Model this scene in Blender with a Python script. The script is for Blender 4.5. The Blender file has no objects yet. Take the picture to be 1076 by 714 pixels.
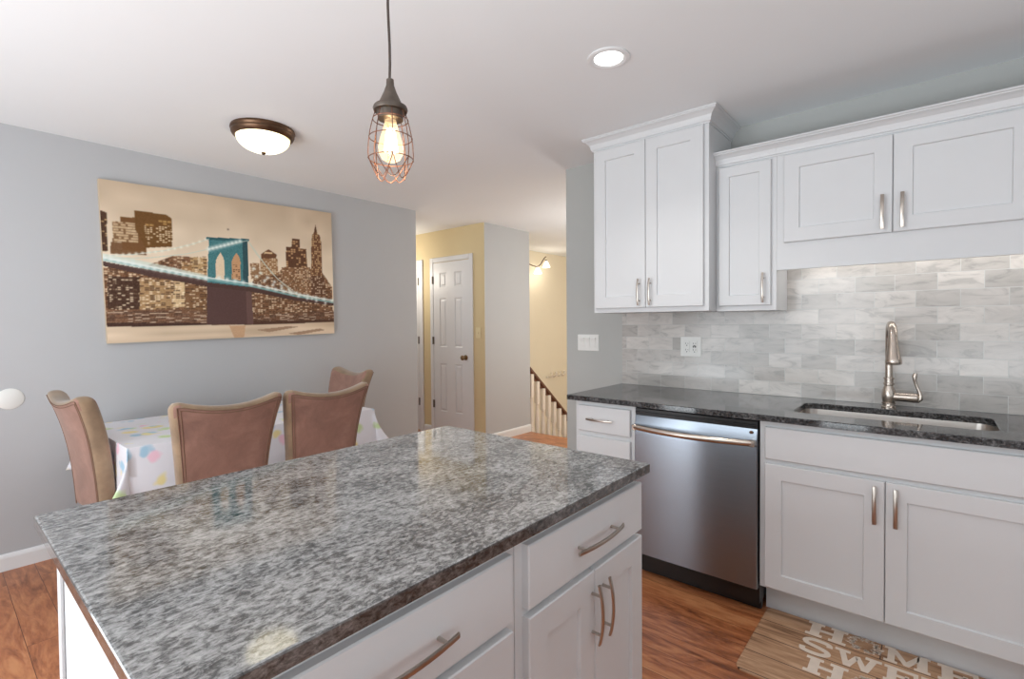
import bpy, bmesh, math, random
import numpy as np
from mathutils import Matrix, Vector

# ------------------------------------------------------------------ camera, world, light, exposure
SC = bpy.context.scene
COL = SC.collection
H = 2.42            # ceiling height
XP = -3.83          # painting wall
YS = 3.0            # sink wall
cam_d = bpy.data.cameras.new('camera')
cam = bpy.data.objects.new('camera', cam_d)
COL.objects.link(cam)
yaw, pitch, roll = 0.7002, -0.0207, -0.0078
F = Vector((-math.sin(yaw)*math.cos(pitch), math.cos(yaw)*math.cos(pitch), math.sin(pitch)))
RT = Vector((math.cos(yaw), math.sin(yaw), 0))
UP = RT.cross(F)
R2 = RT*math.cos(roll) + UP*math.sin(roll)
U2 = -RT*math.sin(roll) + UP*math.cos(roll)
cam.matrix_world = Matrix(((R2.x, U2.x, -F.x, 0), (R2.y, U2.y, -F.y, 0), (R2.z, U2.z, -F.z, 1.322), (0, 0, 0, 1)))
cam_d.sensor_width = 36
cam_d.sensor_fit = 'HORIZONTAL'
cam_d.lens = 521.835/1076*36
cam_d.shift_y = -0.00608
cam_d.clip_start = 0.02
SC.camera = cam

SC.view_settings.view_transform = 'Standard'
SC.view_settings.look = 'None'
SC.view_settings.gamma = 1.0
SC.view_settings.use_curve_mapping = False
SC.view_settings.exposure = 0.0

W = bpy.data.worlds.new('daylight')
SC.world = W
W.use_nodes = True
W.node_tree.nodes['Background'].inputs['Color'].default_value = (0.93, 0.97, 1.0, 1)
W.node_tree.nodes['Background'].inputs['Strength'].default_value = 0.4

def light(name, kind, loc, power, color=(1, 1, 1), size=0.1, size_y=None, aim=None, angle=None):
    d = bpy.data.lights.new(name, kind)
    d.energy = power
    d.color = color
    if kind == 'AREA':
        d.size = size
        if size_y:
            d.shape = 'RECTANGLE'
            d.size_y = size_y
    else:
        d.shadow_soft_size = size
        if kind == 'SPOT' and angle:
            d.spot_size = math.radians(angle)
            d.spot_blend = 0.6
    o = bpy.data.objects.new(name, d)
    COL.objects.link(o)
    o.location = loc
    if aim:
        o.rotation_euler = Vector(aim).to_track_quat('-Z', 'Y').to_euler()
    return o

# daylight entering by the sliding door and the window behind the camera
pd = light('patio_daylight', 'AREA', (-1.60, -1.62, 1.15), 62, (0.88, 0.95, 1.0), 2.2, 2.0, (0.03, 1, -0.06))
pd.data.specular_factor = 0.1
light('kitchen_window_daylight', 'AREA', (2.12, 0.7, 1.45), 5, (0.92, 0.97, 1.0), 2.2, 1.4, (-1, 0.05, 0.0))
# unseen fill panels added to brighten the ceiling, behind and beside the camera
light('ceiling_fill', 'AREA', (0.55, -0.55, 0.95), 44, (0.87, 0.945, 1.0), 1.6, 1.6, (-0.05, 0.15, 1))
light('ceiling_fill', 'AREA', (-2.3, -1.0, 0.55), 26, (0.87, 0.945, 1.0), 1.6, 1.0, (-0.05, 0.12, 1))
# hall lamp, then two unseen fill points added to brighten stairwell and foyer
light('hall_lamp', 'POINT', (-5.0, 3.5, 1.9), 14, (1.0, 0.93, 0.82), 0.10)
light('stair_fill', 'POINT', (-2.5, 6.4, 1.1), 30, (1.0, 0.98, 0.96), 0.2)
light('foyer_fill', 'POINT', (-2.35, 4.55, 1.55), 21, (0.94, 0.97, 1.0), 0.15)

# ------------------------------------------------------------------ materials
def s2l(c):
    return tuple((v/255/12.92) if v/255 <= 0.04045 else ((v/255+0.055)/1.055)**2.4 for v in c)

class NT:
    def __init__(self, name):
        self.m = bpy.data.materials.new(name)
        self.m.use_nodes = True
        self.t = self.m.node_tree
        self.b = self.t.nodes['Principled BSDF']
    def n(self, kind, **kw):
        x = self.t.nodes.new(kind)
        for k, v in kw.items():
            if k.startswith('_'):
                setattr(x, k[1:], v)
            else:
                x.inputs[k.replace('__', ' ')].default_value = v
        return x
    def l(self, a, b):
        self.t.links.new(a, b)
    def coord(self, scale=(1, 1, 1), rot=(0, 0, 0), loc=(0, 0, 0)):
        c = self.n('ShaderNodeTexCoord')
        m = self.n('ShaderNodeMapping')
        m.inputs['Scale'].default_value = scale
        m.inputs['Rotation'].default_value = rot
        m.inputs['Location'].default_value = loc
        self.l(c.outputs['Object'], m.inputs['Vector'])
        return m.outputs['Vector']
    def noise(self, vec, scale, detail=4, rough=0.55, dist=0.0):
        n = self.n('ShaderNodeTexNoise')
        n.inputs['Scale'].default_value = scale
        n.inputs['Detail'].default_value = detail
        n.inputs['Roughness'].default_value = rough
        n.inputs['Distortion'].default_value = dist
        self.l(vec, n.inputs['Vector'])
        return n.outputs['Fac']
    def ramp(self, fac, stops):
        r = self.n('ShaderNodeValToRGB')
        e = r.color_ramp.elements
        while len(e) < len(stops):
            e.new(0.5)
        for i, (p, c) in enumerate(stops):
            e[i].position = p
            e[i].color = (*c, 1)
        self.l(fac, r.inputs['Fac'])
        return r.outputs['Color']
    def mix(self, fac, a, b, mode='MIX'):
        m = self.n('ShaderNodeMix', _data_type='RGBA', _blend_type=mode)
        for sock, v in ((0, fac), (6, a), (7, b)):
            if hasattr(v, 'is_output'):
                self.l(v, m.inputs[sock])
            else:
                m.inputs[sock].default_value = (*v, 1) if isinstance(v, tuple) else v
        return m.outputs[2]
    def bump(self, fac, strength=0.2, dist=0.002):
        b = self.n('ShaderNodeBump')
        b.inputs['Strength'].default_value = strength
        b.inputs['Distance'].default_value = dist
        self.l(fac, b.inputs['Height'])
        self.l(b.outputs['Normal'], self.b.inputs['Normal'])

def plain(name, rgb, rough=0.5, metal=0.0, spec=0.5, var=0.03, scale=6, emit=None, estr=0, bump=0):
    """a painted, metal or plastic surface with a faint procedural mottling"""
    k = NT(name)
    c = s2l(rgb)
    v = k.coord()
    f = k.noise(v, scale, 3)
    lo = tuple(x*(1-var) for x in c)
    hi = tuple(min(1, x*(1+var)) for x in c)
    k.l(k.ramp(f, [(0.3, lo), (0.7, hi)]), k.b.inputs['Base Color'])
    k.b.inputs['Roughness'].default_value = rough
    k.b.inputs['Metallic'].default_value = metal
    k.b.inputs['Specular IOR Level'].default_value = spec
    if emit:
        k.b.inputs['Emission Color'].default_value = (*emit, 1)
        k.b.inputs['Emission Strength'].default_value = estr
    if bump:
        k.bump(k.noise(v, 260, 2), bump, 0.001)
    return k.m

M = {}
M['wall_grey'] = plain('wall_grey', (187, 188, 190), 0.75, var=0.015, scale=1.5, bump=0.08)
M['wall_sage'] = plain('wall_sage', (182, 183, 180), 0.75, var=0.015, scale=1.5, bump=0.08)
M['wall_yellow'] = plain('wall_yellow', (226, 206, 162), 0.75, var=0.015, scale=1.5, bump=0.08)
M['wall_cream'] = plain('wall_cream', (236, 225, 202), 0.75, var=0.015, scale=1.5, bump=0.08)
M['ceiling'] = plain('ceiling_paint', (238, 240, 241), 0.9, var=0.01, scale=1.5, bump=0.06)
M['trim'] = plain('trim_white', (232, 232, 232), 0.4, var=0.01)
M['cabinet'] = plain('cabinet_white', (217, 218, 219), 0.38, var=0.008)
M['white_plastic'] = plain('white_plastic', (232, 232, 228), 0.35, var=0.01)
M['beige_plastic'] = plain('beige_plastic', (236, 220, 178), 0.4, var=0.01)
M['dark_slot'] = plain('dark_slot', (40, 40, 42), 0.6)
M['nickel'] = plain('brushed_nickel', (198, 187, 176), 0.26, 1.0, var=0.05, scale=40)
M['pull_metal'] = plain('satin_nickel_pull', (184, 175, 166), 0.28, 1.0, var=0.05, scale=40)
M['bronze'] = plain('aged_bronze', (104, 80, 62), 0.38, 0.85, var=0.25, scale=18)
M['hinge'] = plain('hinge_bronze', (120, 112, 104), 0.4, 0.8, var=0.2)
M['cage'] = plain('cage_wire', (120, 82, 66), 0.4, 0.8, var=0.25, scale=30)
M['black'] = plain('black_plastic', (18, 18, 19), 0.35)
M['black_wood'] = plain('espresso_wood', (38, 28, 26), 0.4, var=0.2)
M['rail_wood'] = plain('rail_wood', (104, 62, 40), 0.4, var=0.18, scale=12)
M['pewter'] = plain('dark_pewter', (98, 88, 80), 0.42, 0.8, var=0.2, scale=30)
M['cord'] = plain('cord_brown', (66, 54, 48), 0.6)
M['baluster'] = plain('baluster_white', (236, 226, 212), 0.45, var=0.01)

def mk_granite(name, dark, mid, light_, tint):
    k = NT(name)
    v = k.coord((1.9, 1.0, 1.9), (0, 0, 0.16))
    n1 = k.noise(v, 54, 8, 0.72, 0.5)
    n2 = k.noise(v, 9, 5, 0.6, 0.4)
    n3 = k.noise(k.coord((1.4, 1, 1.4)), 170, 4, 0.7)
    a = k.n('ShaderNodeMath', _operation='MULTIPLY_ADD')
    k.l(n2, a.inputs[0]); a.inputs[1].default_value = 0.42
    k.l(n1, a.inputs[2])
    b = k.n('ShaderNodeMath', _operation='MULTIPLY_ADD')
    k.l(n3, b.inputs[0]); b.inputs[1].default_value = 0.22
    k.l(a.outputs[0], b.inputs[2])
    s = k.n('ShaderNodeMath', _operation='MULTIPLY'); k.l(b.outputs[0], s.inputs[0]); s.inputs[1].default_value = 0.61
    c = k.ramp(s.outputs[0], [(0.375, dark), (0.455, mid), (0.52, light_), (0.61, tint)])
    k.l(c, k.b.inputs['Base Color'])
    k.b.inputs['Roughness'].default_value = 0.07
    k.b.inputs['IOR'].default_value = 1.68
    return k.m
M['granite'] = mk_granite('granite', (0.020, 0.020, 0.020), (0.105, 0.104, 0.103), (0.29, 0.287, 0.284), (0.47, 0.466, 0.46))
M['granite_dark'] = mk_granite('granite_perimeter', (0.005, 0.005, 0.006), (0.020, 0.020, 0.021), (0.07, 0.07, 0.072), (0.20, 0.20, 0.20))

M['granite_edge_shaded'] = mk_granite('granite_edge_shaded', (0.012, 0.010, 0.009), (0.045, 0.038, 0.035), (0.10, 0.088, 0.082), (0.20, 0.18, 0.17))  # darker granite copy for the side faces, their shade put into the colour
def mk_floor():
    k = NT('wood_plank_floor')
    v = k.coord()
    br = k.n('ShaderNodeTexBrick', _offset=0.37, _offset_frequency=2)
    br.inputs['Scale'].default_value = 1.0
    br.inputs['Brick Width'].default_value = 1.2
    br.inputs['Row Height'].default_value = 0.125
    br.inputs['Mortar Size'].default_value = 0.0012
    br.inputs['Color1'].default_value = (0, 0, 0, 1)
    br.inputs['Color2'].default_value = (1, 1, 1, 1)
    br.inputs['Mortar'].default_value = (0.5, 0.5, 0.5, 1)
    k.l(v, br.inputs['Vector'])
    vv = k.coord((1.0, 5.0, 1.0))
    off = k.n('ShaderNodeVectorMath', _operation='MULTIPLY_ADD')
    k.l(br.outputs['Color'], off.inputs[0]); off.inputs[1].default_value = (7, 3, 0); k.l(vv, off.inputs[2])
    g1 = k.noise(off.outputs[0], 2.6, 7, 0.62, 1.6)
    g2 = k.noise(off.outputs[0], 11, 4, 0.6, 0.4)
    f = k.n('ShaderNodeMath', _operation='MULTIPLY_ADD'); k.l(g2, f.inputs[0]); f.inputs[1].default_value = 0.35; k.l(g1, f.inputs[2])
    f2 = k.n('ShaderNodeMath', _operation='MULTIPLY_ADD'); k.l(br.outputs['Color'], f2.inputs[0]); f2.inputs[1].default_value = 0.10; k.l(f.outputs[0], f2.inputs[2])
    c = k.ramp(f2.outputs[0], [(0.45, s2l((94, 52, 30))), (0.60, s2l((150, 88, 52))), (0.74, s2l((184, 114, 72))), (0.90, s2l((208, 142, 94)))])
    c = k.mix(br.outputs['Fac'], c, s2l((96, 54, 32)))
    k.l(c, k.b.inputs['Base Color'])
    k.b.inputs['Roughness'].default_value = 0.30
    k.bump(g2, 0.06, 0.001)
    return k.m
M['floor'] = mk_floor()

def mk_tile():
    k = NT('marble_subway_tile')
    c = k.n('ShaderNodeTexCoord')
    sx = k.n('ShaderNodeSeparateXYZ'); k.l(c.outputs['Object'], sx.inputs[0])
    cx = k.n('ShaderNodeCombineXYZ'); k.l(sx.outputs['X'], cx.inputs['X']); k.l(sx.outputs['Z'], cx.inputs['Y'])
    def brick(c1, c2, mo, ms):
        b = k.n('ShaderNodeTexBrick', _offset=0.5, _offset_frequency=2)
        b.inputs['Scale'].default_value = 1
        b.inputs['Brick Width'].default_value = 0.1555
        b.inputs['Row Height'].default_value = 0.0778
        b.inputs['Mortar Size'].default_value = ms
        b.inputs['Mortar Smooth'].default_value = 0.3
        b.inputs['Color1'].default_value = (*c1, 1)
        b.inputs['Color2'].default_value = (*c2, 1)
        b.inputs['Mortar'].default_value = (*mo, 1)
        k.l(cx.outputs[0], b.inputs['Vector'])
        return b
    b1 = brick((0, 0, 0), (1, 1, 1), (0.5, 0.5, 0.5), 0.0014)
    off = k.n('ShaderNodeVectorMath', _operation='MULTIPLY_ADD')
    k.l(b1.outputs['Color'], off.inputs[0]); off.inputs[1].default_value = (5.3, 9.1, 3.7); k.l(cx.outputs[0], off.inputs[2])
    mp = k.n('ShaderNodeMapping'); mp.inputs['Rotation'].default_value = (0, 0, 0.25); mp.inputs['Scale'].default_value = (1, 2.8, 1)
    k.l(off.outputs[0], mp.inputs['Vector'])
    vein = k.noise(mp.outputs[0], 6.5, 8, 0.62, 1.5)
    cl = k.noise(mp.outputs[0], 2.2, 3, 0.5, 0.4)
    base = k.ramp(b1.outputs['Color'], [(0.0, s2l((194, 191, 187))), (0.55, s2l((220, 216, 212))), (1.0, s2l((230, 226, 221)))])
    veinc = k.ramp(vein, [(0.36, s2l((164, 162, 160))), (0.45, s2l((218, 215, 212))), (0.60, s2l((240, 237, 234)))])
    col = k.mix(0.5, base, veinc, 'MULTIPLY')
    cloud = k.ramp(cl, [(0.35, (0.84, 0.84, 0.84)), (0.6, (1, 1, 1))])
    col = k.mix(0.8, col, cloud, 'MULTIPLY')
    col = k.mix(b1.outputs['Fac'], col, s2l((206, 207, 204)))
    k.l(col, k.b.inputs['Base Color'])
    k.b.inputs['Roughness'].default_value = 0.16
    inv = k.n('ShaderNodeMath', _operation='SUBTRACT'); inv.inputs[0].default_value = 1; k.l(b1.outputs['Fac'], inv.inputs[1])
    k.bump(inv.outputs[0], 0.5, 0.0015)
    return k.m
M['tile'] = mk_tile()

def mk_steel(name, rgb, rough, axis):
    k = NT(name)
    sc = {'X': (1.2, 1, 160), 'Z': (160, 1, 1.2)}[axis]
    g = k.noise(k.coord(sc), 3, 3, 0.6)
    c = s2l(rgb)
    k.l(k.ramp(g, [(0.3, tuple(x*0.93 for x in c)), (0.7, tuple(min(1, x*1.05) for x in c))]), k.b.inputs['Base Color'])
    k.b.inputs['Metallic'].default_value = 1
    k.b.inputs['Roughness'].default_value = rough
    k.b.inputs['Anisotropic'].default_value = 0.8
    k.b.inputs['Anisotropic Rotation'].default_value = 0.25
    tg = k.n('ShaderNodeTangent', _direction_type='RADIAL', _axis='Z')
    k.l(tg.outputs[0], k.b.inputs['Tangent'])
    k.bump(g, 0.03, 0.001)
    return k.m
M['steel'] = mk_steel('stainless_steel', (146, 153, 162), 0.25, 'X')
M['sink_steel'] = mk_steel('sink_steel', (206, 200, 194), 0.28, 'X')

def mk_velvet():
    k = NT('rose_brown_velvet')
    v = k.coord()
    n = k.noise(v, 7, 5, 0.6, 0.5)
    th = k.noise(k.coord((60, 60, 260)), 4, 2)
    c = k.ramp(n, [(0.3, s2l((130, 98, 86))), (0.55, s2l((154, 117, 103))), (0.78, s2l((176, 138, 122)))])
    c = k.mix(0.25, c, k.ramp(th, [(0.3, (0.55, 0.5, 0.48)), (0.7, (1, 1, 1))]), 'MULTIPLY')
    k.l(c, k.b.inputs['Base Color'])
    k.b.inputs['Roughness'].default_value = 0.85
    k.b.inputs['Sheen Weight'].default_value = 0.5
    k.b.inputs['Sheen Roughness'].default_value = 0.4
    k.b.inputs['Sheen Tint'].default_value = (1, 0.86, 0.78, 1)
    k.bump(th, 0.15, 0.001)
    return k.m
M['velvet'] = mk_velvet()
def mk_band():
    k = NT('tan_velvet_band')
    n = k.noise(k.coord(), 9, 4)
    k.l(k.ramp(n, [(0.3, s2l((126, 104, 82))), (0.7, s2l((160, 134, 106)))]), k.b.inputs['Base Color'])
    k.b.inputs['Roughness'].default_value = 0.85
    k.b.inputs['Sheen Weight'].default_value = 0.4
    return k.m
M['band'] = mk_band()
M['welt'] = plain('welt_cord', (126, 98, 80), 0.9, var=0.1)

def mk_cloth():
    k = NT('pastel_print_cloth')
    v = k.coord()
    col = s2l((232, 232, 238))
    cur = None
    for i, (c, loc, sc) in enumerate([((150, 200, 226), (0.3, 0.1, 0), 6.2), ((244, 226, 140), (2.7, 1.3, 0.4), 5.8), ((246, 196, 214), (5.1, 3.9, 0.8), 6.4), ((196, 222, 150), (7.3, 6.1, 1.2), 4.9)]):
        vv = k.coord((1, 1, 1), (0.3*i, 0.2, 0.5*i), loc)
        warp = k.n('ShaderNodeTexNoise'); warp.inputs['Scale'].default_value = 9; k.l(vv, warp.inputs['Vector'])
        wv = k.n('ShaderNodeVectorMath', _operation='MULTIPLY_ADD'); k.l(warp.outputs['Color'], wv.inputs[0]); wv.inputs[1].default_value = (0.12, 0.12, 0.12); k.l(vv, wv.inputs[2])
        vo = k.n('ShaderNodeTexVoronoi'); vo.inputs['Scale'].default_value = sc; vo.inputs['Randomness'].default_value = 0.9
        k.l(wv.outputs[0], vo.inputs['Vector'])
        mask = k.ramp(vo.outputs['Distance'], [(0.17, (0.8, 0.8, 0.8)), (0.26, (0, 0, 0))])
        cur = k.mix(mask, col if cur is None else cur, s2l(c))
    k.l(cur, k.b.inputs['Base Color'])
    k.b.inputs['Roughness'].default_value = 0.55
    return k.m
M['cloth'] = mk_cloth()

def mk_mat():
    k = NT('printed_wood_mat')
    v = k.coord()
    br = k.n('ShaderNodeTexBrick', _offset=0.4)
    br.inputs['Scale'].default_value = 1
    br.inputs['Brick Width'].default_value = 3.0
    br.inputs['Row Height'].default_value = 0.13
    br.inputs['Mortar Size'].default_value = 0.0022
    br.inputs['Color1'].default_value = (0, 0, 0, 1); br.inputs['Color2'].default_value = (1, 1, 1, 1)
    k.l(v, br.inputs['Vector'])
    off = k.n('ShaderNodeVectorMath', _operation='MULTIPLY_ADD')
    k.l(br.outputs['Color'], off.inputs[0]); off.inputs[1].default_value = (3, 5, 0); k.l(k.coord((1.0, 9, 1)), off.inputs[2])
    g = k.noise(off.outputs[0], 3.4, 7, 0.62, 0.9)
    c = k.ramp(g, [(0.30, s2l((124, 90, 66))), (0.45, s2l((180, 138, 104))), (0.60, s2l((206, 166, 132))), (0.8, s2l((222, 188, 156)))])
    c = k.mix(br.outputs['Fac'], c, s2l((92, 68, 54)))
    k.l(c, k.b.inputs['Base Color'])
    k.b.inputs['Roughness'].default_value = 0.6
    return k.m
M['mat'] = mk_mat()
M['mat_print'] = plain('cream_lettering', (238, 222, 206), 0.6, var=0.05, scale=30)

def mk_print():
    k = NT('canvas_print_ink')
    a = k.n('ShaderNodeVertexColor'); a.layer_name = 'ink'
    k.l(a.outputs['Color'], k.b.inputs['Base Color'])
    k.b.inputs['Roughness'].default_value = 0.6
    k.b.inputs['Specular IOR Level'].default_value = 0.3
    return k.m
M['ink'] = mk_print()

def glow(name, rgb, strength, base=(0.9, 0.9, 0.9), lo=None):
    k = NT(name)
    f = k.noise(k.coord(), 5, 2)
    k.l(k.ramp(f, [(0.3, lo or tuple(x*0.94 for x in rgb)), (0.7, rgb)]), k.b.inputs['Emission Color'])
    k.b.inputs['Emission Strength'].default_value = strength
    k.b.inputs['Base Color'].default_value = (*base, 1)
    return k.m
M['dome_glass'] = glow('lit_alabaster_dome', (1.0, 0.92, 0.62), 3.0, lo=(0.55, 0.42, 0.14))
M['lens'] = glow('lit_lens', (1, 0.99, 0.97), 4)
M['shade_glass'] = glow('lit_glass_shade', (1.0, 0.93, 0.80), 2.2)
M['filament'] = glow('filament', (1.0, 0.80, 0.48), 14)
def mk_glass(name, tint):
    k = NT(name)
    k.b.inputs['Base Color'].default_value = (*tint, 1)
    k.b.inputs['Transmission Weight'].default_value = 1
    k.b.inputs['Roughness'].default_value = 0.02
    k.b.inputs['IOR'].default_value = 1.08
    k.b.inputs['Emission Color'].default_value = (1.0, 0.72, 0.40, 1)
    k.b.inputs['Emission Strength'].default_value = 0.55
    return k.m
M['bulb_glass'] = mk_glass('amber_bulb_glass', (1.0, 0.93, 0.82))

# ------------------------------------------------------------------ building helpers
ORG = {}
def root(name, loc, label=None, cat=None, group=None):
    o = bpy.data.objects.new(name, None)
    COL.objects.link(o)
    o.empty_display_size = 0.1
    o.location = loc
    ORG[o] = Vector(loc)
    if label: o['label'] = label
    if cat: o['category'] = cat
    if group: o['group'] = group
    return o

def build(name, bm, mat, parent=None, smooth=False, structure=False, label=None, cat=None, group=None, angle=40):
    """link the bmesh (world coordinates) as one mesh object"""
    bmesh.ops.recalc_face_normals(bm, faces=bm.faces[:])
    me = bpy.data.meshes.new(name)
    if parent is not None:
        org = ORG[parent]
    else:
        xs = [v.co for v in bm.verts]
        lo = Vector([min(c[i] for c in xs) for i in range(3)])
        hi = Vector([max(c[i] for c in xs) for i in range(3)])
        org = Vector(((lo.x+hi.x)/2, (lo.y+hi.y)/2, lo.z))
        if structure:
            org = Vector((0, 0, 0))
    for v in bm.verts:
        v.co -= org
    if smooth:
        lim = math.cos(math.radians(angle))
        bm.normal_update()
        for f in bm.faces:
            f.smooth = True
        for e in bm.edges:
            if len(e.link_faces) == 2 and e.link_faces[0].normal.dot(e.link_faces[1].normal) < lim:
                e.smooth = False
    bm.to_mesh(me)
    bm.free()
    for m in (mat if isinstance(mat, (list, tuple)) else [mat]):
        me.materials.append(m)
    o = bpy.data.objects.new(name, me)
    COL.objects.link(o)
    ORG[o] = org
    if parent is not None:
        o.parent = parent
    else:
        o.location = org
    if structure: o['kind'] = 'structure'
    if label: o['label'] = label
    if cat: o['category'] = cat
    if group: o['group'] = group
    return o

def dup(r, loc, rotz=None, label=None):
    c = r.copy(); COL.objects.link(c)
    c.location = loc
    if rotz is not None: c.rotation_euler = (0, 0, rotz)
    if label: c['label'] = label
    for ch in list(r.children):
        a = ch.copy(); COL.objects.link(a); a.parent = c
        for g in list(ch.children):
            b = g.copy(); COL.objects.link(b); b.parent = a
    return c

def bx(bm, x0, x1, y0, y1, z0, z1, bev=0.0, seg=1):
    t = bmesh.new()
    r = bmesh.ops.create_cube(t, size=1)
    for v in t.verts:
        v.co = Vector((x0+(v.co.x+.5)*(x1-x0), y0+(v.co.y+.5)*(y1-y0), z0+(v.co.z+.5)*(z1-z0)))
    if bev > 0:
        bmesh.ops.bevel(t, geom=t.edges[:], offset=bev, segments=seg, affect='EDGES', profile=0.5)
    join(bm, t)
    return bm

def join(bm, t):
    idx = {}
    for v in t.verts:
        idx[v] = bm.verts.new(v.co)
    for f in t.faces:
        try:
            bm.faces.new([idx[v] for v in f.verts]).material_index = f.material_index
        except ValueError:
            pass
    t.free()

def box(*a, **k):
    return bx(bmesh.new(), *a, **k)

def quad(bm, pts, mi=0):
    f = bm.faces.new([bm.verts.new(p) for p in pts])
    f.material_index = mi
    return f

def tube(bm, pts, rad, n=10, cap=True, closed=False):
    """round tube along pts; rad a number or a list"""
    pts = [Vector(p) for p in pts]
    N = len(pts)
    rads = rad if isinstance(rad, (list, tuple)) else [rad]*N
    rings = []
    prev = None
    for i, p in enumerate(pts):
        if closed:
            d = (pts[(i+1) % N]-pts[i-1]).normalized()
        else:
            d = (pts[min(i+1, N-1)]-pts[max(i-1, 0)]).normalized()
        if prev is None:
            a = Vector((0, 0, 1)) if abs(d.z) < 0.9 else Vector((1, 0, 0))
            u = d.cross(a).normalized()
        else:
            u = (prev-d*prev.dot(d)).normalized()
        prev = u
        w = d.cross(u)
        rings.append([bm.verts.new(p+(u*math.cos(2*math.pi*k/n)+w*math.sin(2*math.pi*k/n))*rads[i]) for k in range(n)])
    for i in range(N if closed else N-1):
        a, b = rings[i], rings[(i+1) % N]
        for k in range(n):
            bm.faces.new((a[k], a[(k+1) % n], b[(k+1) % n], b[k]))
    if cap and not closed:
        bm.faces.new(rings[0]); bm.faces.new(rings[-1])
    return bm

def lathe(bm, prof, c, n=24, axis='Z', cap=True):
    """prof: list of (radius, height) about c"""
    rings = []
    for r, h in prof:
        ring = []
        for k in range(n):
            a = 2*math.pi*k/n
            if axis == 'Z': p = (c[0]+r*math.cos(a), c[1]+r*math.sin(a), c[2]+h)
            elif axis == 'X': p = (c[0]+h, c[1]+r*math.cos(a), c[2]+r*math.sin(a))
            else: p = (c[0]+r*math.cos(a), c[1]+h, c[2]+r*math.sin(a))
            ring.append(bm.verts.new(p))
        rings.append(ring)
    for a, b in zip(rings, rings[1:]):
        for k in range(n):
            bm.faces.new((a[k], a[(k+1) % n], b[(k+1) % n], b[k]))
    if cap:
        bm.faces.new(rings[0]); bm.faces.new(rings[-1])
    return bm

def prism(bm, poly, fn, d0, d1):
    """extrude 2-D poly between depths d0 and d1; fn(u, v, d) -> point"""
    a = [bm.verts.new(fn(u, v, d0)) for u, v in poly]
    b = [bm.verts.new(fn(u, v, d1)) for u, v in poly]
    n = len(poly)
    for i in range(n):
        bm.faces.new((a[i], a[(i+1) % n], b[(i+1) % n], b[i]))
    bm.faces.new(a); bm.faces.new(b)
    return bm

def sweep(bm, path, prof, fn, cap=True):
    """prof 2-D points (o, z) carried along path stations; fn(station, o, z) -> point"""
    rings = [[bm.verts.new(fn(s, o, z)) for o, z in prof] for s in path]
    n = len(prof)
    for a, b in zip(rings, rings[1:]):
        for i in range(n):
            bm.faces.new((a[i], a[(i+1) % n], b[(i+1) % n], b[i]))
    if cap:
        bm.faces.new(rings[0]); bm.faces.new(rings[-1])
    return bm

def onY(Y0):
    return lambda u, v, n: Vector((u, Y0-n, v))      # faces -Y, out = toward the camera
def onX(X0):
    return lambda u, v, n: Vector((X0+n, u, v))      # faces +X
def onXl(X0):
    return lambda u, v, n: Vector((X0+n, u, v))

def shaker(fn, u0, u1, v0, v1, th=0.019, rail=0.065, rec=0.009, b=0.0025):
    """five-piece cabinet door: flat rails and stiles round a recessed panel"""
    bm = bmesh.new()
    def loop(i, n): return [bm.verts.new(fn(u, v, n)) for u, v in ((u0+i, v0+i), (u1-i, v0+i), (u1-i, v1-i), (u0+i, v1-i))]
    Ls = [loop(0, 0), loop(0, th-b), loop(b, th), loop(rail, th), loop(rail+0.003, th-rec)]
    for a, c in zip(Ls, Ls[1:]):
        for i in range(4):
            bm.faces.new((a[i], a[(i+1) % 4], c[(i+1) % 4], c[i]))
    bm.faces.new(Ls[0]); bm.faces.new(Ls[-1])
    return bm

def slab(fn, u0, u1, v0, v1, th=0.019, b=0.003):
    bm = bmesh.new()
    def loop(i, n): return [bm.verts.new(fn(u, v, n)) for u, v in ((u0+i, v0+i), (u1-i, v0+i), (u1-i, v1-i), (u0+i, v1-i))]
    Ls = [loop(0, 0), loop(0, th-b), loop(b, th)]
    for a, c in zip(Ls, Ls[1:]):
        for i in range(4):
            bm.faces.new((a[i], a[(i+1) % 4], c[(i+1) % 4], c[i]))
    bm.faces.new(Ls[0]); bm.faces.new(Ls[-1])
    return bm

def pull(fn, u, v, vertical, length=0.148, posts=0.096, base=0.0, w=0.011, th=0.006):
    """arched bar pull on two posts; fn places it on a face"""
    bm = bmesh.new()
    g = (lambda a, c, n: fn(u+c, v+a, n+base)) if vertical else (lambda a, c, n: fn(u+a, v+c, n+base))
    st = []
    N = 16
    for i in range(N+1):
        t = 2*i/N-1
        st.append((t*length/2, 0.021+0.010*(1-t*t)))
    prof = []
    for k in range(10):
        a = 2*math.pi*k/10
        prof.append((w/2*math.copysign(abs(math.cos(a))**0.7, math.cos(a)), th/2*math.copysign(abs(math.sin(a))**0.7, math.sin(a))))
    sweep(bm, st, prof, lambda s, o, z: g(s[0], o, s[1]+z))
    for sg in (-1, 1):
        t = posts/length
        nn = 0.021+0.010*(1-t*t)
        r = 0.0038
        a0 = [bm.verts.new(g(sg*posts/2+r*math.cos(q*math.pi/4), r*math.sin(q*math.pi/4), -0.001)) for q in range(8)]
        a1 = [bm.verts.new(g(sg*posts/2+r*math.cos(q*math.pi/4), r*math.sin(q*math.pi/4), nn)) for q in range(8)]
        for q in range(8):
            bm.faces.new((a0[q], a0[(q+1) % 8], a1[(q+1) % 8], a1[q]))
        bm.faces.new(a0); bm.faces.new(a1)
    return bm

# ------------------------------------------------------------------ the room shell
def struct(name, bm, mat, **k):
    return build(name, bm, mat, structure=True, **k)

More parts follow.
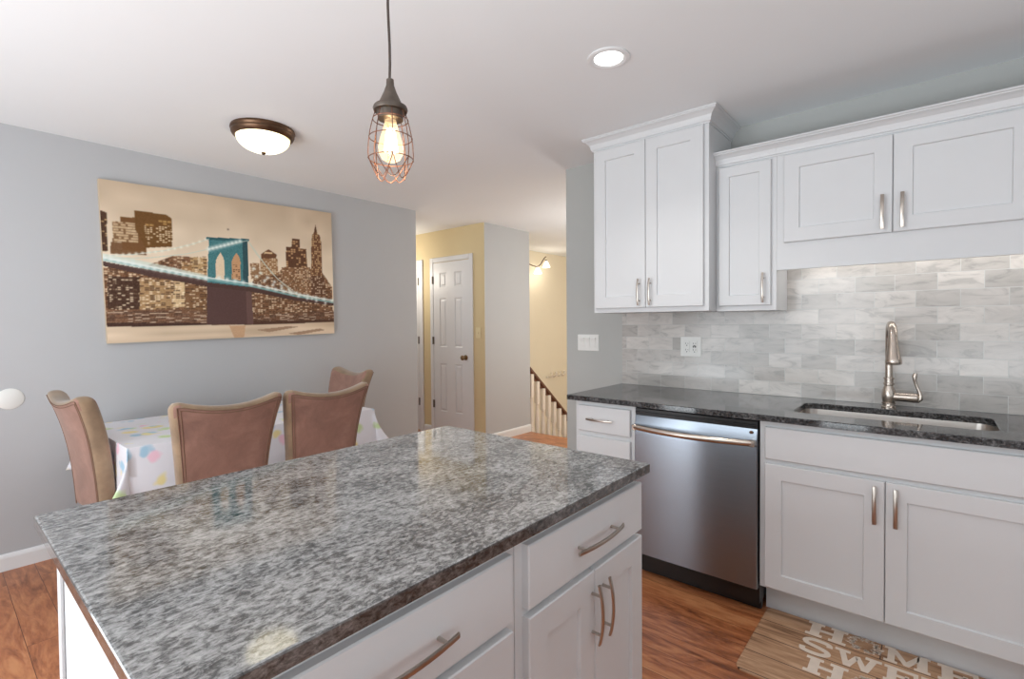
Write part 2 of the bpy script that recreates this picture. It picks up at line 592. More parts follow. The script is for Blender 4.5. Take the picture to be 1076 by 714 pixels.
XR = 2.3
YB = -1.75
fl = box(-6.2, XR, YB, YS+0.12, -0.08, 0)
bx(fl, -6.2, -1.93, YS+0.1201, 4.73, -0.08, 0)
struct('floor', fl, M['floor'])
struct('floor_lower', box(-4.7, -1.93, 4.74, 8.0, -1.45, -1.35), M['floor'])
struct('ceiling', box(-6.3, XR+0.1, YB-0.1, 8.1, H, H+0.1), M['ceiling'])
struct('wall_left', box(XP-0.13, XP, YB, 3.107, 0, H), M['wall_grey'])
struct('wall_sink', box(-2.01, XR, YS, YS+0.12, 0, H), M['wall_sage'])
wr = box(-3.96, -2.70, YB-0.1, YB, 0, H)
bx(wr, -2.70, -0.50, YB-0.1, YB, 2.15, H); bx(wr, -2.70, -0.50, YB-0.1, YB, 0, 0.12); bx(wr, -0.50, XR, YB-0.1, YB, 0, H)
struct('wall_rear', wr, M['wall_grey'])
wr = box(XR, XR+0.1, YB-0.1, -0.4, 0, H)
bx(wr, XR, XR+0.1, -0.4, 1.8, 0, 0.75); bx(wr, XR, XR+0.1, -0.4, 1.8, 2.15, H); bx(wr, XR, XR+0.1, 1.8, YS+0.12, 0, H)
struct('wall_right', wr, M['wall_grey'])
YH = 3.956
struct('wall_hall', box(-6.2, -3.7205, YH, YH+0.1, 0, H), M['wall_yellow'])
wc = box(-3.83, -3.72, YH+0.001, 4.75, 0, H)
struct('wall_closet', wc, M['wall_grey'])
struct('wall_well', box(-4.66, -3.83, 4.65, 4.75, -1.4, H), M['wall_cream'])
struct('wall_stair', box(-4.78, -4.66, 4.66, 8.0, -1.45, H), M['wall_cream'])
struct('wall_foyer', box(-4.78, -1.93, 8.0, 8.1, -1.45, H), M['wall_cream'])
struct('wall_entry', box(-1.93, -1.83, YS+0.121, 8.1, -1.45, H), M['wall_cream'])
struct('wall_passage', box(-6.3, -6.2, 2.9, YH+0.1, 0, H), M['wall_yellow'])

def baseboard(name, fn, u0, u1):
    prof = [(0, 0), (0.014, 0), (0.014, 0.07), (0.010, 0.082), (0.004, 0.088), (0, 0.09)]
    bm = sweep(bmesh.new(), [u0, u1], prof, lambda s, o, z: fn(s, z, o))
    return struct(name, bm, M['trim'])
baseboard('baseboard_left', onX(XP), YB, 3.107)
baseboard('baseboard_closet', onX(-3.72), YH-0.014, 4.75)
baseboard('baseboard_hall', onY(YH), -4.735, -4.612)
baseboard('baseboard_corner', onY(YH), -3.885, -3.7205)
baseboard('baseboard_sink', onY(YS), -2.01, -1.575)

# six-panel door with casing, and the edge of its neighbour
def casing(bm, fn, u0, u1, top, w=0.056):
    for a, b, c, d in ((u0, u0+w, 0, top), (u1-w, u1, 0, top), (u0+w, u1-w, top-w, top)):
        t = bmesh.new()
        prism(t, [(a, c), (b, c), (b, d), (a, d)], lambda u, v, n: fn(u, v, n), 0.0, 0.016)
        bmesh.ops.bevel(t, geom=t.edges[:], offset=0.003, segments=1, affect='EDGES')
        join(bm, t)
    return bm
def panel_door(fn, u0, u1, v0, v1, cols, rows, n0=0.002, th=0.008):
    """flat leaf with moulded raised panels sunk into it"""
    bm = bmesh.new()
    us = sorted({u0, u1, *[x for c in cols for x in c]})
    vs = sorted({v0, v1, *[x for c in rows for x in c]})
    P = {}
    def vert(u, v, n):
        k = (round(u, 5), round(v, 5), round(n, 5))
        if k not in P: P[k] = bm.verts.new(fn(u, v, n))
        return P[k]
    top = n0+th
    for i in range(len(us)-1):
        for j in range(len(vs)-1):
            a, b, c, d = us[i], us[i+1], vs[j], vs[j+1]
            if (a, b) in cols and (c, d) in rows:
                prev = [(a, c, top), (b, c, top), (b, d, top), (a, d, top)]
                for ins, n in ((0.010, top-0.007), (0.018, top-0.007), (0.034, top-0.001)):
                    cur = [(a+ins, c+ins, n), (b-ins, c+ins, n), (b-ins, d-ins, n), (a+ins, d-ins, n)]
                    for q in range(4):
                        bm.faces.new([vert(*prev[q]), vert(*prev[(q+1) % 4]), vert(*cur[(q+1) % 4]), vert(*cur[q])])
                    prev = cur
                bm.faces.new([vert(*p) for p in prev])
            else:
                bm.faces.new([vert(a, c, top), vert(b, c, top), vert(b, d, top), vert(a, d, top)])
    # edges
    for a, b in (((u0, v0), (u1, v0)), ((u1, v0), (u1, v1)), ((u1, v1), (u0, v1)), ((u0, v1), (u0, v0))):
        quad(bm, [fn(a[0], a[1], n0), fn(b[0], b[1], n0), fn(b[0], b[1], top), fn(a[0], a[1], top)])
    return bm
def hinge(fn, u, v, parent):
    bm = bmesh.new()
    a = fn(u, v-0.045, 0.018); b = fn(u, v+0.045, 0.018)
    tube(bm, [a, b], 0.008, 8)
    prism(bm, [(u-0.013, v-0.045), (u+0.013, v-0.045), (u+0.013, v+0.045), (u-0.013, v+0.045)], fn, 0.010, 0.018)
    build('hinge', bm, M['hinge'], parent)
fh = onY(YH)
rows = [(0.284, 0.85), (1.046, 1.62), (1.748, 1.92)]
d1 = struct('door_1', panel_door(fh, -4.550, -3.948, 0.012, 2.04, [(-4.440, -4.322), (-4.184, -4.062)], rows), M['trim'])
build('casing', casing(bmesh.new(), fh, -4.607, -3.890, 2.102), M['trim'], d1)
for z in (1.84, 1.12, 0.363): hinge(fh, -4.556, z, d1)
kb = bmesh.new()
lathe(kb, [(0.030, 0), (0.030, -0.006), (0.012, -0.010), (0.011, -0.032), (0.020, -0.038), (0.028, -0.050), (0.027, -0.062), (0.016, -0.070), (0.002, -0.072)], (-4.008, YH-0.010, 0.935), 20, 'Y')
build('door_knob', kb, plain('antique_brass', (150, 124, 92), 0.3, 0.9, var=0.1), d1, smooth=True)
d2 = struct('door_2', panel_door(fh, -5.43, -4.828, 0.012, 2.04, [(-5.32, -5.202), (-5.06, -4.942)], rows), M['trim'])
build('casing', casing(bmesh.new(), fh, -5.487, -4.745, 2.102, 0.074), M['trim'], d2)
for z in (1.84, 1.12, 0.363): hinge(fh, -4.822, z, d2)

# ------------------------------------------------------------------ island
XI = -0.655                     # face-frame plane of the island, facing the sink
fi = onX(XI)
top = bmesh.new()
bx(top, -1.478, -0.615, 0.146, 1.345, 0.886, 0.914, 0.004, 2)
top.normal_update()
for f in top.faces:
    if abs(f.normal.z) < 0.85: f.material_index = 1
build('island_countertop', top, [M['granite'], M['granite_edge_shaded']], label='speckled grey granite slab covering the white kitchen island', cat='countertop')

def base_carcass(x0, x1, y0, y1, z0, z1, toe_face):
    bm = bmesh.new()
    bx(bm, x0, x1, y0, y1, z0, z1, 0.001)
    return bm
IX0 = -1.214
units = [('island_cabinet', 0.167, 0.777, [(0.190, 0.470), (0.472, 0.752)], (0.190, 0.752), 'white island cabinet at the near end, its wide drawer cut by the frame bottom'),
         ('island_cabinet', 0.779, 1.328, [(0.804, 1.0675), (1.0705, 1.334)], (0.804, 1.334), 'white island cabinet at the end nearest the dishwasher, two doors under a drawer')]
for nm, y0, y1, doors, dr, lab in units:
    r = root(nm, ((IX0+XI)/2, (y0+y1)/2, 0), lab, 'cabinet')
    build('cabinet_body', box(IX0+0.02, XI, y0, y1, 0.11, 0.8855, 0.001), M['cabinet'], r)
    build('toe_kick', box(IX0+0.03, XI-0.07, y0+0.004, y1-0.004, 0, 0.1095), M['cabinet'], r)
    if y0 < 0.5:
        e = box(IX0, XI-0.001, y0-0.012, y0-0.0005, 0.0, 0.885, 0.001)
        bx(e, IX0-0.004, IX0+0.022, y0-0.018, y0-0.0125, 0.0, 0.885, 0.001)
        build('end_panel', e, M['cabinet'], r)
        build('back_panel', box(IX0, IX0+0.0195, y0, y1, 0, 0.8855), M['cabinet'], r)
    else:
        build('back_panel', box(IX0, IX0+0.0195, y0, y1, 0, 0.8855), M['cabinet'], r)
    d = build('drawer', slab(fi, dr[0], dr[1], 0.720, 0.857), M['cabinet'], r)
    c = (dr[0]+dr[1])/2
    build('drawer_pull', pull(fi, c+0.004, 0.787, False, 0.215, 0.158, 0.019), M['pull_metal'], d, smooth=True)
    for i, (a, b) in enumerate(doors):
        d = build('door', shaker(fi, a, b, 0.125, 0.703), M['cabinet'], r)
        u = (b-0.028) if i == 0 else (a+0.036)
        build('door_pull', pull(fi, u+0.015*(i == 0), 0.603, True, 0.148, 0.096, 0.019), M['pull_metal'], d, smooth=True)

# ------------------------------------------------------------------ sink wall: base units
YF = 2.385                      # face-frame plane of the base cabinets
fb = onY(YF)
cnt = bmesh.new()
# slab with the sink cut-out
cx0, cx1, cy0, cy1 = -0.472, 0.200, 2.505, 2.832
x0, x1, y0, y1, z0, z1 = -1.575, 1.30, 2.345, YS-0.002, 0.887, 0.914
def rrect(x0, x1, y0, y1, r, n=5):
    out = []
    for (cx, cy, a0) in ((x1-r, y1-r, 0), (x0+r, y1-r, 90), (x0+r, y0+r, 180), (x1-r, y0+r, 270)):
        for i in range(n+1):
            a = math.radians(a0+90*i/n)
            out.append((cx+r*math.cos(a), cy+r*math.sin(a)))
    return out
inner = rrect(cx0, cx1, cy0, cy1, 0.045)
outer = rrect(x0, x1, y0, y1, 0.003)
def ring_faces(bm, A, B):
    n = len(A)
    for i in range(n):
        bm.faces.new((A[i], A[(i+1) % n], B[(i+1) % n], B[i]))
e = 0.003
oB = [cnt.verts.new((x, y, z0)) for x, y in outer]
oM = [cnt.verts.new((x, y, z1-e)) for x, y in outer]
oT = [cnt.verts.new((x, y, z1)) for x, y in rrect(x0+e, x1-e, y0+e, y1, 0.003)]
iT = [cnt.verts.new((x, y, z1)) for x, y in rrect(cx0-e, cx1+e, cy0-e, cy1+e, 0.048)]
iM = [cnt.verts.new((x, y, z1-e)) for x, y in inner]
iB = [cnt.verts.new((x, y, z0)) for x, y in inner]
for A, B in ((oB, oM), (oM, oT), (oT, iT), (iT, iM), (iM, iB), (iB, oB)):
    ring_faces(cnt, A, B)
build('sink_countertop', cnt, M['granite_dark'], label='dark speckled granite worktop running along the sink wall', cat='countertop')

# undermount basin
sk = root('sink', ((cx0+cx1)/2, (cy0+cy1)/2, 0.69), 'stainless undermount sink basin set below the cut-out in the dark worktop', 'sink')
bm = bmesh.new()
L = []
for ins, z in ((-0.012, 0.8865), (0.004, 0.8865), (0.006, 0.87), (0.012, 0.72), (0.03, 0.70), (0.06, 0.695)):
    L.append([bm.verts.new((x, y, z)) for x, y in rrect(cx0-0.004+ins, cx1+0.004-ins, cy0-0.004+ins, cy1+0.004-ins, 0.05)])
for A, B in zip(L, L[1:]): ring_faces(bm, A, B)
bm.faces.new(L[-1])
build('basin', bm, M['sink_steel'], sk, smooth=True)
build('drain', lathe(bmesh.new(), [(0.045, 0.0), (0.045, 0.003), (0.036, 0.004), (0.030, 0.001), (0.006, 0.001), (0.004, 0.006), (0.001, 0.007)], ((cx0+cx1)/2, (cy0+cy1)/2+0.02, 0.6955), 24), M['nickel'], sk, smooth=True)

def base_unit(name, x0, x1, label, fronts, doors, pulls=True):
    r = root(name, ((x0+x1)/2, (YF+YS)/2, 0), label, 'cabinet')
    bm = bmesh.new()
    if name == 'sink_cabinet':   # open box so the basin hangs free inside
        bx(bm, x0, x0+0.018, YF, YS-0.004, 0.142, 0.8865); bx(bm, x1-0.018, x1, YF, YS-0.004, 0.142, 0.8865)
        bx(bm, x0+0.018, x1-0.018, YF, YF+0.02, 0.142, 0.8865); bx(bm, x0+0.018, x1-0.018, YF+0.02, YS-0.004, 0.142, 0.16)
    else:
        bx(bm, x0, x1, YF, YS-0.004, 0.142, 0.8865, 0.001)
    build('cabinet_body', bm, M['cabinet'], r)
    build('toe_kick', box(x0+0.002, x1-0.002, YF+0.105, YF+0.3, 0, 0.1415), M['cabinet'], r)
    for (a, b, c, d, hasp) in fronts:
        o = build('drawer' if hasp else 'false_front', slab(fb, a, b, c, d), M['cabinet'], r)
        if hasp:
            build('drawer_pull', pull(fb, (a+b)/2-0.015, (c+d)/2, False, 0.160, 0.096, 0.019), M['pull_metal'], o, smooth=True)
    for (a, b, c, d, side) in doors:
        o = build('door', shaker(fb, a, b, c, d), M['cabinet'], r)
        u = b-0.031 if side > 0 else a+0.031
        build('door_pull', pull(fb, u, 0.608, True, 0.148, 0.096, 0.019, w=0.014), M['pull_metal'], o, smooth=True)
    return r
base_unit('drawer_cabinet', -1.537, -1.172, 'white drawer cabinet left of the dishwasher at the counter end',
          [(-1.511, -1.196, 0.719, 0.861, True), (-1.511, -1.196, 0.430, 0.692, True), (-1.511, -1.196, 0.153, 0.405, True)], [])
base_unit('sink_cabinet', -0.574, 0.340, 'white two-door base cabinet under the sink beside the dishwasher',
          [(-0.551, 0.318, 0.720, 0.859, False)], [(-0.551, -0.1295, 0.153, 0.699, 1), (-0.1265, 0.318, 0.153, 0.699, -1)])
base_unit('base_cabinet', 0.342, 1.25, 'white base cabinet right of the sink cabinet, beyond the picture edge',
          [(0.365, 1.227, 0.720, 0.859, True)], [(0.365, 0.795, 0.153, 0.699, 1), (0.798, 1.227, 0.153, 0.699, -1)])

# dishwasher
dw = root('dishwasher', (-0.873, 2.65, 0), 'stainless steel dishwasher with a bowed bar handle between white cabinets', 'dishwasher')
YD = 2.362
bm = box(-1.168, -0.578, YD+0.035, YS-0.03, 0.05, 0.880)
build('tub_body', bm, M['black'], dw)
bm = bmesh.new()
bx(bm, -1.166, -0.580, YD+0.012, YD+0.034, 0.836, 0.878, 0.002)
bx(bm, -1.166, -0.580, YD+0.008, YD+0.034, 0.852, 0.862, 0.002)
build('control_strip', bm, M['black'], dw)
# door skin: gently bowed in height with a rolled upper lip
bm = bmesh.new()
N = 14
st = []
for i in range(N+1):
    t = i/N
    z = 0.128+(0.842-0.128)*t
    st.append((z, 0.004*(1-(2*t-1)**2) + (-0.010 if i == N else 0.0)))
prof_u = [-1.1665, -1.163, -0.583, -0.5795]
front = []
for z, n in st:
    row = [bm.verts.new((u, YD-n+(0.004 if j in (0, 3) else 0), z)) for j, u in enumerate(prof_u)]
    front.append(row)
for a, b in zip(front, front[1:]):
    for j in range(3):
        bm.faces.new((a[j], a[j+1], b[j+1], b[j]))
bk = [[bm.verts.new((u, YD+0.0345, z)) for u in (prof_u[0], prof_u[-1])] for z in (st[0][0], st[-1][0])]
bm.faces.new([front[i][0] for i in range(N+1)]+[bk[1][0], bk[0][0]])
bm.faces.new([front[i][3] for i in range(N+1)]+[bk[1][1], bk[0][1]])
bm.faces.new(front[0]+[bk[0][1], bk[0][0]])
bm.faces.new(front[-1]+[bk[1][1], bk[1][0]])
dd = build('door', bm, M['steel'], dw, smooth=True, angle=25)
bm = bmesh.new()
pts = []
for i in range(21):
    t = 2*i/20-1
    pts.append((-0.876+0.284*t, YD-0.024-0.030*(1-t*t), 0.781+0.004*t*t))
prof = [(0.012*math.cos(a), 0.014*math.sin(a)) for a in [2*math.pi*k/12 for k in range(12)]]
sweep(bm, pts, prof, lambda s, o, z: Vector((s[0], s[1]+o*0.8, s[2]+z)))
for x in (-1.155, -0.597):
    bx(bm, x-0.012, x+0.012, YD-0.034, YD, 0.769, 0.797, 0.003)
build('bar_handle', bm, M['nickel'], dd, smooth=True)
build('badge', lathe(bmesh.new(), [(0.007, 0), (0.007, -0.0025), (0.005, -0.003)], (-0.606, YD-0.0005, 0.828), 16, 'Y'), M['bronze'], dd)
bm = box(-1.166, -0.580, YD+0.075, YD+0.10, 0.008, 0.125)
bx(bm, -1.166, -0.580, YD+0.055, YD+0.075, 0.085, 0.125)
build('toe_panel', bm, M['black'], dw)
for x in (-1.130, -0.605):
    build('screw', lathe(bmesh.new(), [(0.006, 0), (0.006, -0.004), (0.003, -0.006)], (x, YD+0.055, 0.105), 10, 'Y'), M['nickel'], dw)

# backsplash
bs = box(-1.563, 1.30, YS-0.011, YS-0.0005, 0.9145, 1.70, 0.0)
build('tile_backsplash', bs, M['tile'], label='grey marble subway tile backsplash between worktop and wall cabinets', cat='backsplash')

# ------------------------------------------------------------------ wall cabinets
def crown(bm, yf, x0, x1, z0, z1, p, ret_left=None, ret_right=None, wall=YS-0.002):
    """mitred cove crown along the front (and optional side returns)"""
    hgt = z1-z0
    prof = [(0.0, z0), (0.006, z0), (0.006, z0+0.10*hgt), (0.012, z0+0.14*hgt), (0.014, z0+0.30*hgt), (0.020, z0+0.52*hgt), (0.034, z0+0.70*hgt), (0.048, z0+0.80*hgt), (0.048, z0+0.86*hgt), (p, z0+0.90*hgt), (p, z1), (0.0, z1)]
    st = []
    if ret_left: st.append(('L', 0))
    st += [('FL', 0), ('FR', 0)]
    if ret_right: st.append(('R', 0))
    def fn(s, o, z):
        k = s[0]
        if k == 'L': return Vector((x0-o, wall, z))
        if k == 'FL': return Vector((x0-(o if ret_left else 0), yf-o, z))
        if k == 'FR': return Vector((x1+(o if ret_right else 0), yf-o, z))
        return Vector((x1+o, wall, z))
    sweep(bm, st, prof, fn)
    return bm

YT = 2.63
ft = onY(YT)
r = root('wall_cabinet', (-1.22, 2.81, 1.378), 'tall white two-door wall cabinet reaching the ceiling with crown', 'cabinet')
build('cabinet_body', box(-1.561, -0.879, YT, YS-0.003, 1.378, 2.36, 0.001), M['cabinet'], r)
build('crown_moulding', crown(bmesh.new(), YT, -1.561, -0.879, 2.345, H-0.001, 0.052, True, True), M['cabinet'], r)
for a, b, side in ((-1.540, -1.2235, 1), (-1.2205, -0.903, -1)):
    d = build('door', shaker(ft, a, b, 1.404, 2.340), M['cabinet'], r)
    build('door_pull', pull(ft, b-0.034 if side > 0 else a+0.030, 1.490, True, 0.150, 0.096, 0.019), M['pull_metal'], d, smooth=True)
YU = 2.745
fu = onY(YU)
r = root('wall_cabinet', (-0.733, 2.87, 1.376), 'narrow white one-door wall cabinet beside the tall one', 'cabinet')
build('cabinet_body', box(-0.8785, -0.588, YU, YS-0.013, 1.376, 2.16, 0.001), M['cabinet'], r)
build('crown_moulding', crown(bmesh.new(), YU, -0.8785, -0.588, 2.138, 2.205, 0.056), M['cabinet'], r)
d = build('door', shaker(fu, -0.862, -0.611, 1.403, 2.128, rail=0.052), M['cabinet'], r)
build('door_pull', pull(fu, -0.643, 1.490, True, 0.150, 0.096, 0.019), M['pull_metal'], d, smooth=True)
def bridge(x0, x1, doors, lab):
    r = root('wall_cabinet', ((x0+x1)/2, 2.87, 1.575), lab, 'cabinet')
    bm = box(x0, x1, YU+0.0205, YS-0.013, 1.690, 2.16)
    bx(bm, x0, x1, YU, YU+0.02, 1.574, 2.16, 0.001)
    bx(bm, x0, x1, YU-0.004, YU-0.0005, 1.574, 1.580)
    build('cabinet_body', bm, M['cabinet'], r)
    build('crown_moulding', crown(bmesh.new(), YU, x0, x1, 2.138, 2.205, 0.056), M['cabinet'], r)
    for a, b, side in doors:
        d = build('door', shaker(fu, a, b, 1.706, 2.128), M['cabinet'], r)
        build('door_pull', pull(fu, b-0.034 if side > 0 else a+0.032, 1.795, True, 0.150, 0.096, 0.019, w=0.014), M['pull_metal'], d, smooth=True)
bridge(-0.5875, 0.340, [(-0.553, -0.1305, 1), (-0.1275, 0.306, -1)], 'short wide white wall cabinet above the sink')
bridge(0.3405, 1.26, [(0.372, 0.80, 1), (0.803, 1.232, -1)], 'short white wall cabinet right of the one above the sink, beyond the picture edge')
# strip lamp behind the valance
us = root('under_cabinet_light', (-0.10, 2.90, 1.672), 'slim strip light tucked behind the valance above the sink', 'lamp')
build('lamp_housing', box(-0.52, 1.0, 2.875, 2.925, 1.676, 1.6895, 0.002), M['white_plastic'], us)
build('diffuser', box(-0.51, 0.99, 2.880, 2.920, 1.672, 1.6755), M['lens'], us)
light('strip_light', 'AREA', (0.24, 2.90, 1.668), 1.3, (1.0, 0.97, 0.93), 1.5, 0.04, (0, 0.0, -1))

# ------------------------------------------------------------------ faucet
fx, fy = -0.146, 2.888
fc = root('faucet', (fx, fy, 0.914), 'brushed nickel pull-down faucet standing behind the sink', 'faucet')
bm = lathe(bmesh.new(), [(0.028, 0), (0.028, 0.006), (0.024, 0.010), (0.0235, 0.018), (0.027, 0.020), (0.027, 0.025), (0.0235, 0.027), (0.027, 0.045), (0.0275, 0.062), (0.025, 0.082), (0.018, 0.100), (0.017, 0.104), (0.021, 0.108), (0.021, 0.116), (0.0175, 0.118), (0.0175, 0.132), (0.021, 0.134), (0.021, 0.140), (0.016, 0.143)], (fx, fy, 0.9142), 24)
build('faucet_body', bm, M['nickel'], fc, smooth=True)
bm = bmesh.new()
R_ = 0.066
dx, dy = 0.15, -0.989
pts = [(fx, fy, 1.050), (fx, fy, 1.12), (fx, fy, 1.18), (fx, fy, 1.236)]
for i in range(1, 13):
    a = math.pi*i/12*0.965
    pts.append((fx+dx*R_*(1-math.cos(a)), fy+dy*R_*(1-math.cos(a)), 1.236+R_*math.sin(a)))
tube(bm, pts, [0.0145]*4+[0.0145+0.003*i/12 for i in range(1, 13)], 16)
build('spout', bm, M['nickel'], fc, smooth=True)
e = Vector(pts[-1]); dn = (Vector(pts[-1])-Vector(pts[-2])).normalized()
bm = bmesh.new()
L_ = 0.118
tube(bm, [e+dn*L_*t for t in (0.0, 0.03, 0.3, 0.6, 0.85, 0.95, 1.0)], [0.0178, 0.0185, 0.020, 0.0245, 0.030, 0.031, 0.0285], 18)
build('spray_head', bm, M['nickel'], fc, smooth=True)
bm = lathe(bmesh.new(), [(0.020, 0.0), (0.0205, 0.03), (0.021, 0.06), (0.0225, 0.075), (0.020, 0.088), (0.010, 0.096)], (fx+0.015, fy, 0.968), 18, 'X')
build('valve_barrel', bm, M['nickel'], fc, smooth=True)
bm = bmesh.new()
hp = [(0.088, 0.0, -0.012), (0.100, 0, -0.012), (0.110, 0, -0.004), (0.111, 0, 0.012), (0.106, 0, 0.030), (0.097, 0, 0.052), (0.090, 0, 0.078), (0.089, 0, 0.098), (0.093, 0, 0.112)]
tube(bm, [(fx+a+0.004, fy+b, 0.968+c) for a, b, c in hp], [0.009, 0.011, 0.010, 0.008, 0.0065, 0.006, 0.007, 0.010, 0.007], 12)
build('lever_handle', bm, M['nickel'], fc, smooth=True)

# ------------------------------------------------------------------ plates on the walls
def plate(name, fn, u0, u1, v0, v1, label, cat, mat, n0=0.0):
    r = root(name, fn((u0+u1)/2, v0, n0), label, cat)
    bm = bmesh.new()
    prism(bm, [(u0, v0), (u1, v0), (u1, v1), (u0, v1)], fn, n0, n0+0.006)
    bmesh.ops.bevel(bm, geom=bm.edges[:], offset=0.0025, segments=2, affect='EDGES')
    build('cover_plate', bm, mat, r)
    return r
fw = onY(YS)
r = plate('light_switch', fw, -1.914, -1.744, 1.124, 1.238, 'three-gang white rocker switch plate on the grey wall above the counter end', 'switch', M['white_plastic'])
for k in range(3):
    u = -1.829+(k-1)*0.046
    bm = bmesh.new()
    pr = [(-0.033, 0.0075), (0, 0.0090), (0.033, 0.0150), (0.034, 0.006), (-0.034, 0.006)]
    sweep(bm, [u-0.0165, u+0.0165], pr, lambda s, o, z: fw(s, 1.181+o, z))
    build('rocker', bm, M['white_plastic'], r)
ftile = onY(YS-0.011)
r = plate('wall_outlet', ftile, -1.167, -1.042, 1.112, 1.230, 'white double outlet plate on the marble tile', 'outlet', M['white_plastic'])
for k in range(2):
    u = -1.1045+(k-0.5)*0.046
    bm = bmesh.new()
    prism(bm, [(u-0.0165, 1.137), (u+0.0165, 1.137), (u+0.0165, 1.205), (u-0.0165, 1.205)], ftile, 0.006, 0.0085)
    s = build('socket', bm, M['white_plastic'], r)
    bm = bmesh.new()
    for zz in (1.190, 1.152):
        for du, w_, h_ in ((-0.007, 0.0022, 0.009), (0.007, 0.0022, 0.007)):
            prism(bm, [(u+du-w_/2, zz-h_/2), (u+du+w_/2, zz-h_/2), (u+du+w_/2, zz+h_/2), (u+du-w_/2, zz+h_/2)], ftile, 0.0084, 0.0089)
        prism(bm, [(u+0.0032*math.cos(q*math.pi/4), zz-0.012+0.0032*math.sin(q*math.pi/4)) for q in range(8)], ftile, 0.0084, 0.0089)
    if k == 1:
        for du in (-0.006, 0.006):
            prism(bm, [(u+du-0.0035, 1.166), (u+du+0.0035, 1.166), (u+du+0.0035, 1.177), (u+du-0.0035, 1.177)], ftile, 0.0084, 0.010)
    build('slots', bm, M['dark_slot'], s)
r = plate('light_switch', fh, -3.856, -3.776, 1.158, 1.275, 'beige switch plate on the yellow wall right of the six-panel door', 'switch', M['beige_plastic'])
bm = bmesh.new()
prism(bm, [(-3.8215, 1.205), (-3.8105, 1.205), (-3.8105, 1.228), (-3.8215, 1.228)], fh, 0.006, 0.014)
build('toggle', bm, M['beige_plastic'], r)
bm = lathe(bmesh.new(), [(0.057, 0), (0.057, 0.003), (0.053, 0.006), (0.001, 0.008)], (XP, 0.298, 0.930), 28, 'X')
build('round_cover_plate', bm, M['white_plastic'], smooth=True, label='round white blank cover plate low on the grey wall at left', cat='wall plate')

# ------------------------------------------------------------------ ceiling lights
cl = root('ceiling_light', (-2.872, 1.255, H), 'flush bronze-rimmed ceiling light with lit alabaster dome over the dining table', 'ceiling light')
ORG_c = (-2.872, 1.255, H)
build('ring', lathe(bmesh.new(), [(0.10, -0.0005), (0.163, -0.0005), (0.166, -0.012), (0.160, -0.022), (0.162, -0.030), (0.155, -0.044), (0.142, -0.052), (0.136, -0.050), (0.10, -0.02)], ORG_c, 48), M['bronze'], cl, smooth=True)
dm = []
for i in range(13):
    a = math.radians(90*i/12)
    dm.append((0.137*math.cos(a)+0.0005, -0.048-0.082*math.sin(a)))
build('glass_dome', lathe(bmesh.new(), dm, ORG_c, 48), M['dome_glass'], cl, smooth=True)
build('finial', lathe(bmesh.new(), [(0.012, -0.1295), (0.012, -0.134), (0.009, -0.139), (0.004, -0.142)], ORG_c, 16), M['bronze'], cl, smooth=True)

rl = root('recessed_light', (-1.030, 1.858, H), 'round recessed ceiling downlight, lit, with white trim ring', 'downlight')
rc = (-1.030, 1.858, H)
build('trim_ring', lathe(bmesh.new(), [(0.060, -0.0005), (0.086, -0.0005), (0.086, -0.005), (0.078, -0.009), (0.066, -0.008), (0.060, -0.003)], rc, 40), M['trim'], rl, smooth=True)
build('lens', lathe(bmesh.new(), [(0.0595, -0.0005), (0.0595, -0.003), (0.03, -0.004), (0.001, -0.0045)], rc, 32), M['lens'], rl, smooth=True)
light('downlight', 'SPOT', (-1.030, 1.858, H-0.02), 16, (1.0, 0.97, 0.92), 0.06, None, (0, 0, -1), 130)

# pendant
px, py = -1.043, 0.770
pn = root('pendant_light', (px, py, H), 'bronze wire-cage pendant light with glowing bulb hanging over the island', 'pendant light')
bm = tube(bmesh.new(), [(px-0.004+0.003*math.sin(i*1.1), py+0.001, 1.925+(H-1.925)*i/10) for i in range(11)], 0.0033, 8)
build('cord', bm, M['cord'], pn, smooth=True)
build('canopy', lathe(bmesh.new(), [(0.055, -0.0005), (0.055, -0.010), (0.045, -0.020), (0.012, -0.026), (0.004, -0.028)], (px, py, H), 28), M['bronze'], pn, smooth=True)
build('socket_cap', lathe(bmesh.new(), [(0.004, 0.072), (0.009, 0.070), (0.010, 0.055), (0.016, 0.038), (0.027, 0.014), (0.031, 0.006), (0.041, 0.002), (0.043, -0.004), (0.041, -0.010), (0.033, -0.011), (0.031, -0.030), (0.020, -0.032)], (px, py, 1.866), 32), M['pewter'], pn, smooth=True)
cg = bmesh.new()
wr_ = 0.0012
prof = [(0.036, 1.858), (0.0435, 1.835), (0.0505, 1.805), (0.0545, 1.775), (0.0558, 1.750), (0.0548, 1.737)]
NW = 8
for k in range(NW):
    a = 2*math.pi*(k+0.3)/NW
    tube(cg, [(px+r_*math.cos(a), py+r_*math.sin(a), z) for r_, z in prof], wr_, 6)
for r_, z in ((0.0435, 1.835), (0.0530, 1.790), (0.0548, 1.737)):
    tube(cg, [(px+r_*math.cos(2*math.pi*i/36), py+r_*math.sin(2*math.pi*i/36), z) for i in range(36)], wr_, 6, closed=True)
for k in range(NW):
    p_ = []
    for i in range(13):
        t = i/12
        a = 2*math.pi*(k+0.3+2*t)/NW
        dip = math.sin(math.pi*t)**0.75
        rr = 0.0548-0.022*dip
        p_.append((px+rr*math.cos(a), py+rr*math.sin(a), 1.737-0.050*dip))
    tube(cg, p_, wr_, 6)
    a = 2*math.pi*(k+0.3)/NW
    t_ = bmesh.new()
    bmesh.ops.create_icosphere(t_, subdivisions=1, radius=0.0026, matrix=Matrix.Translation((px+0.0548*math.cos(a), py+0.0548*math.sin(a), 1.737)))
    join(cg, t_)
build('wire_cage', cg, M['cage'], pn, smooth=True)
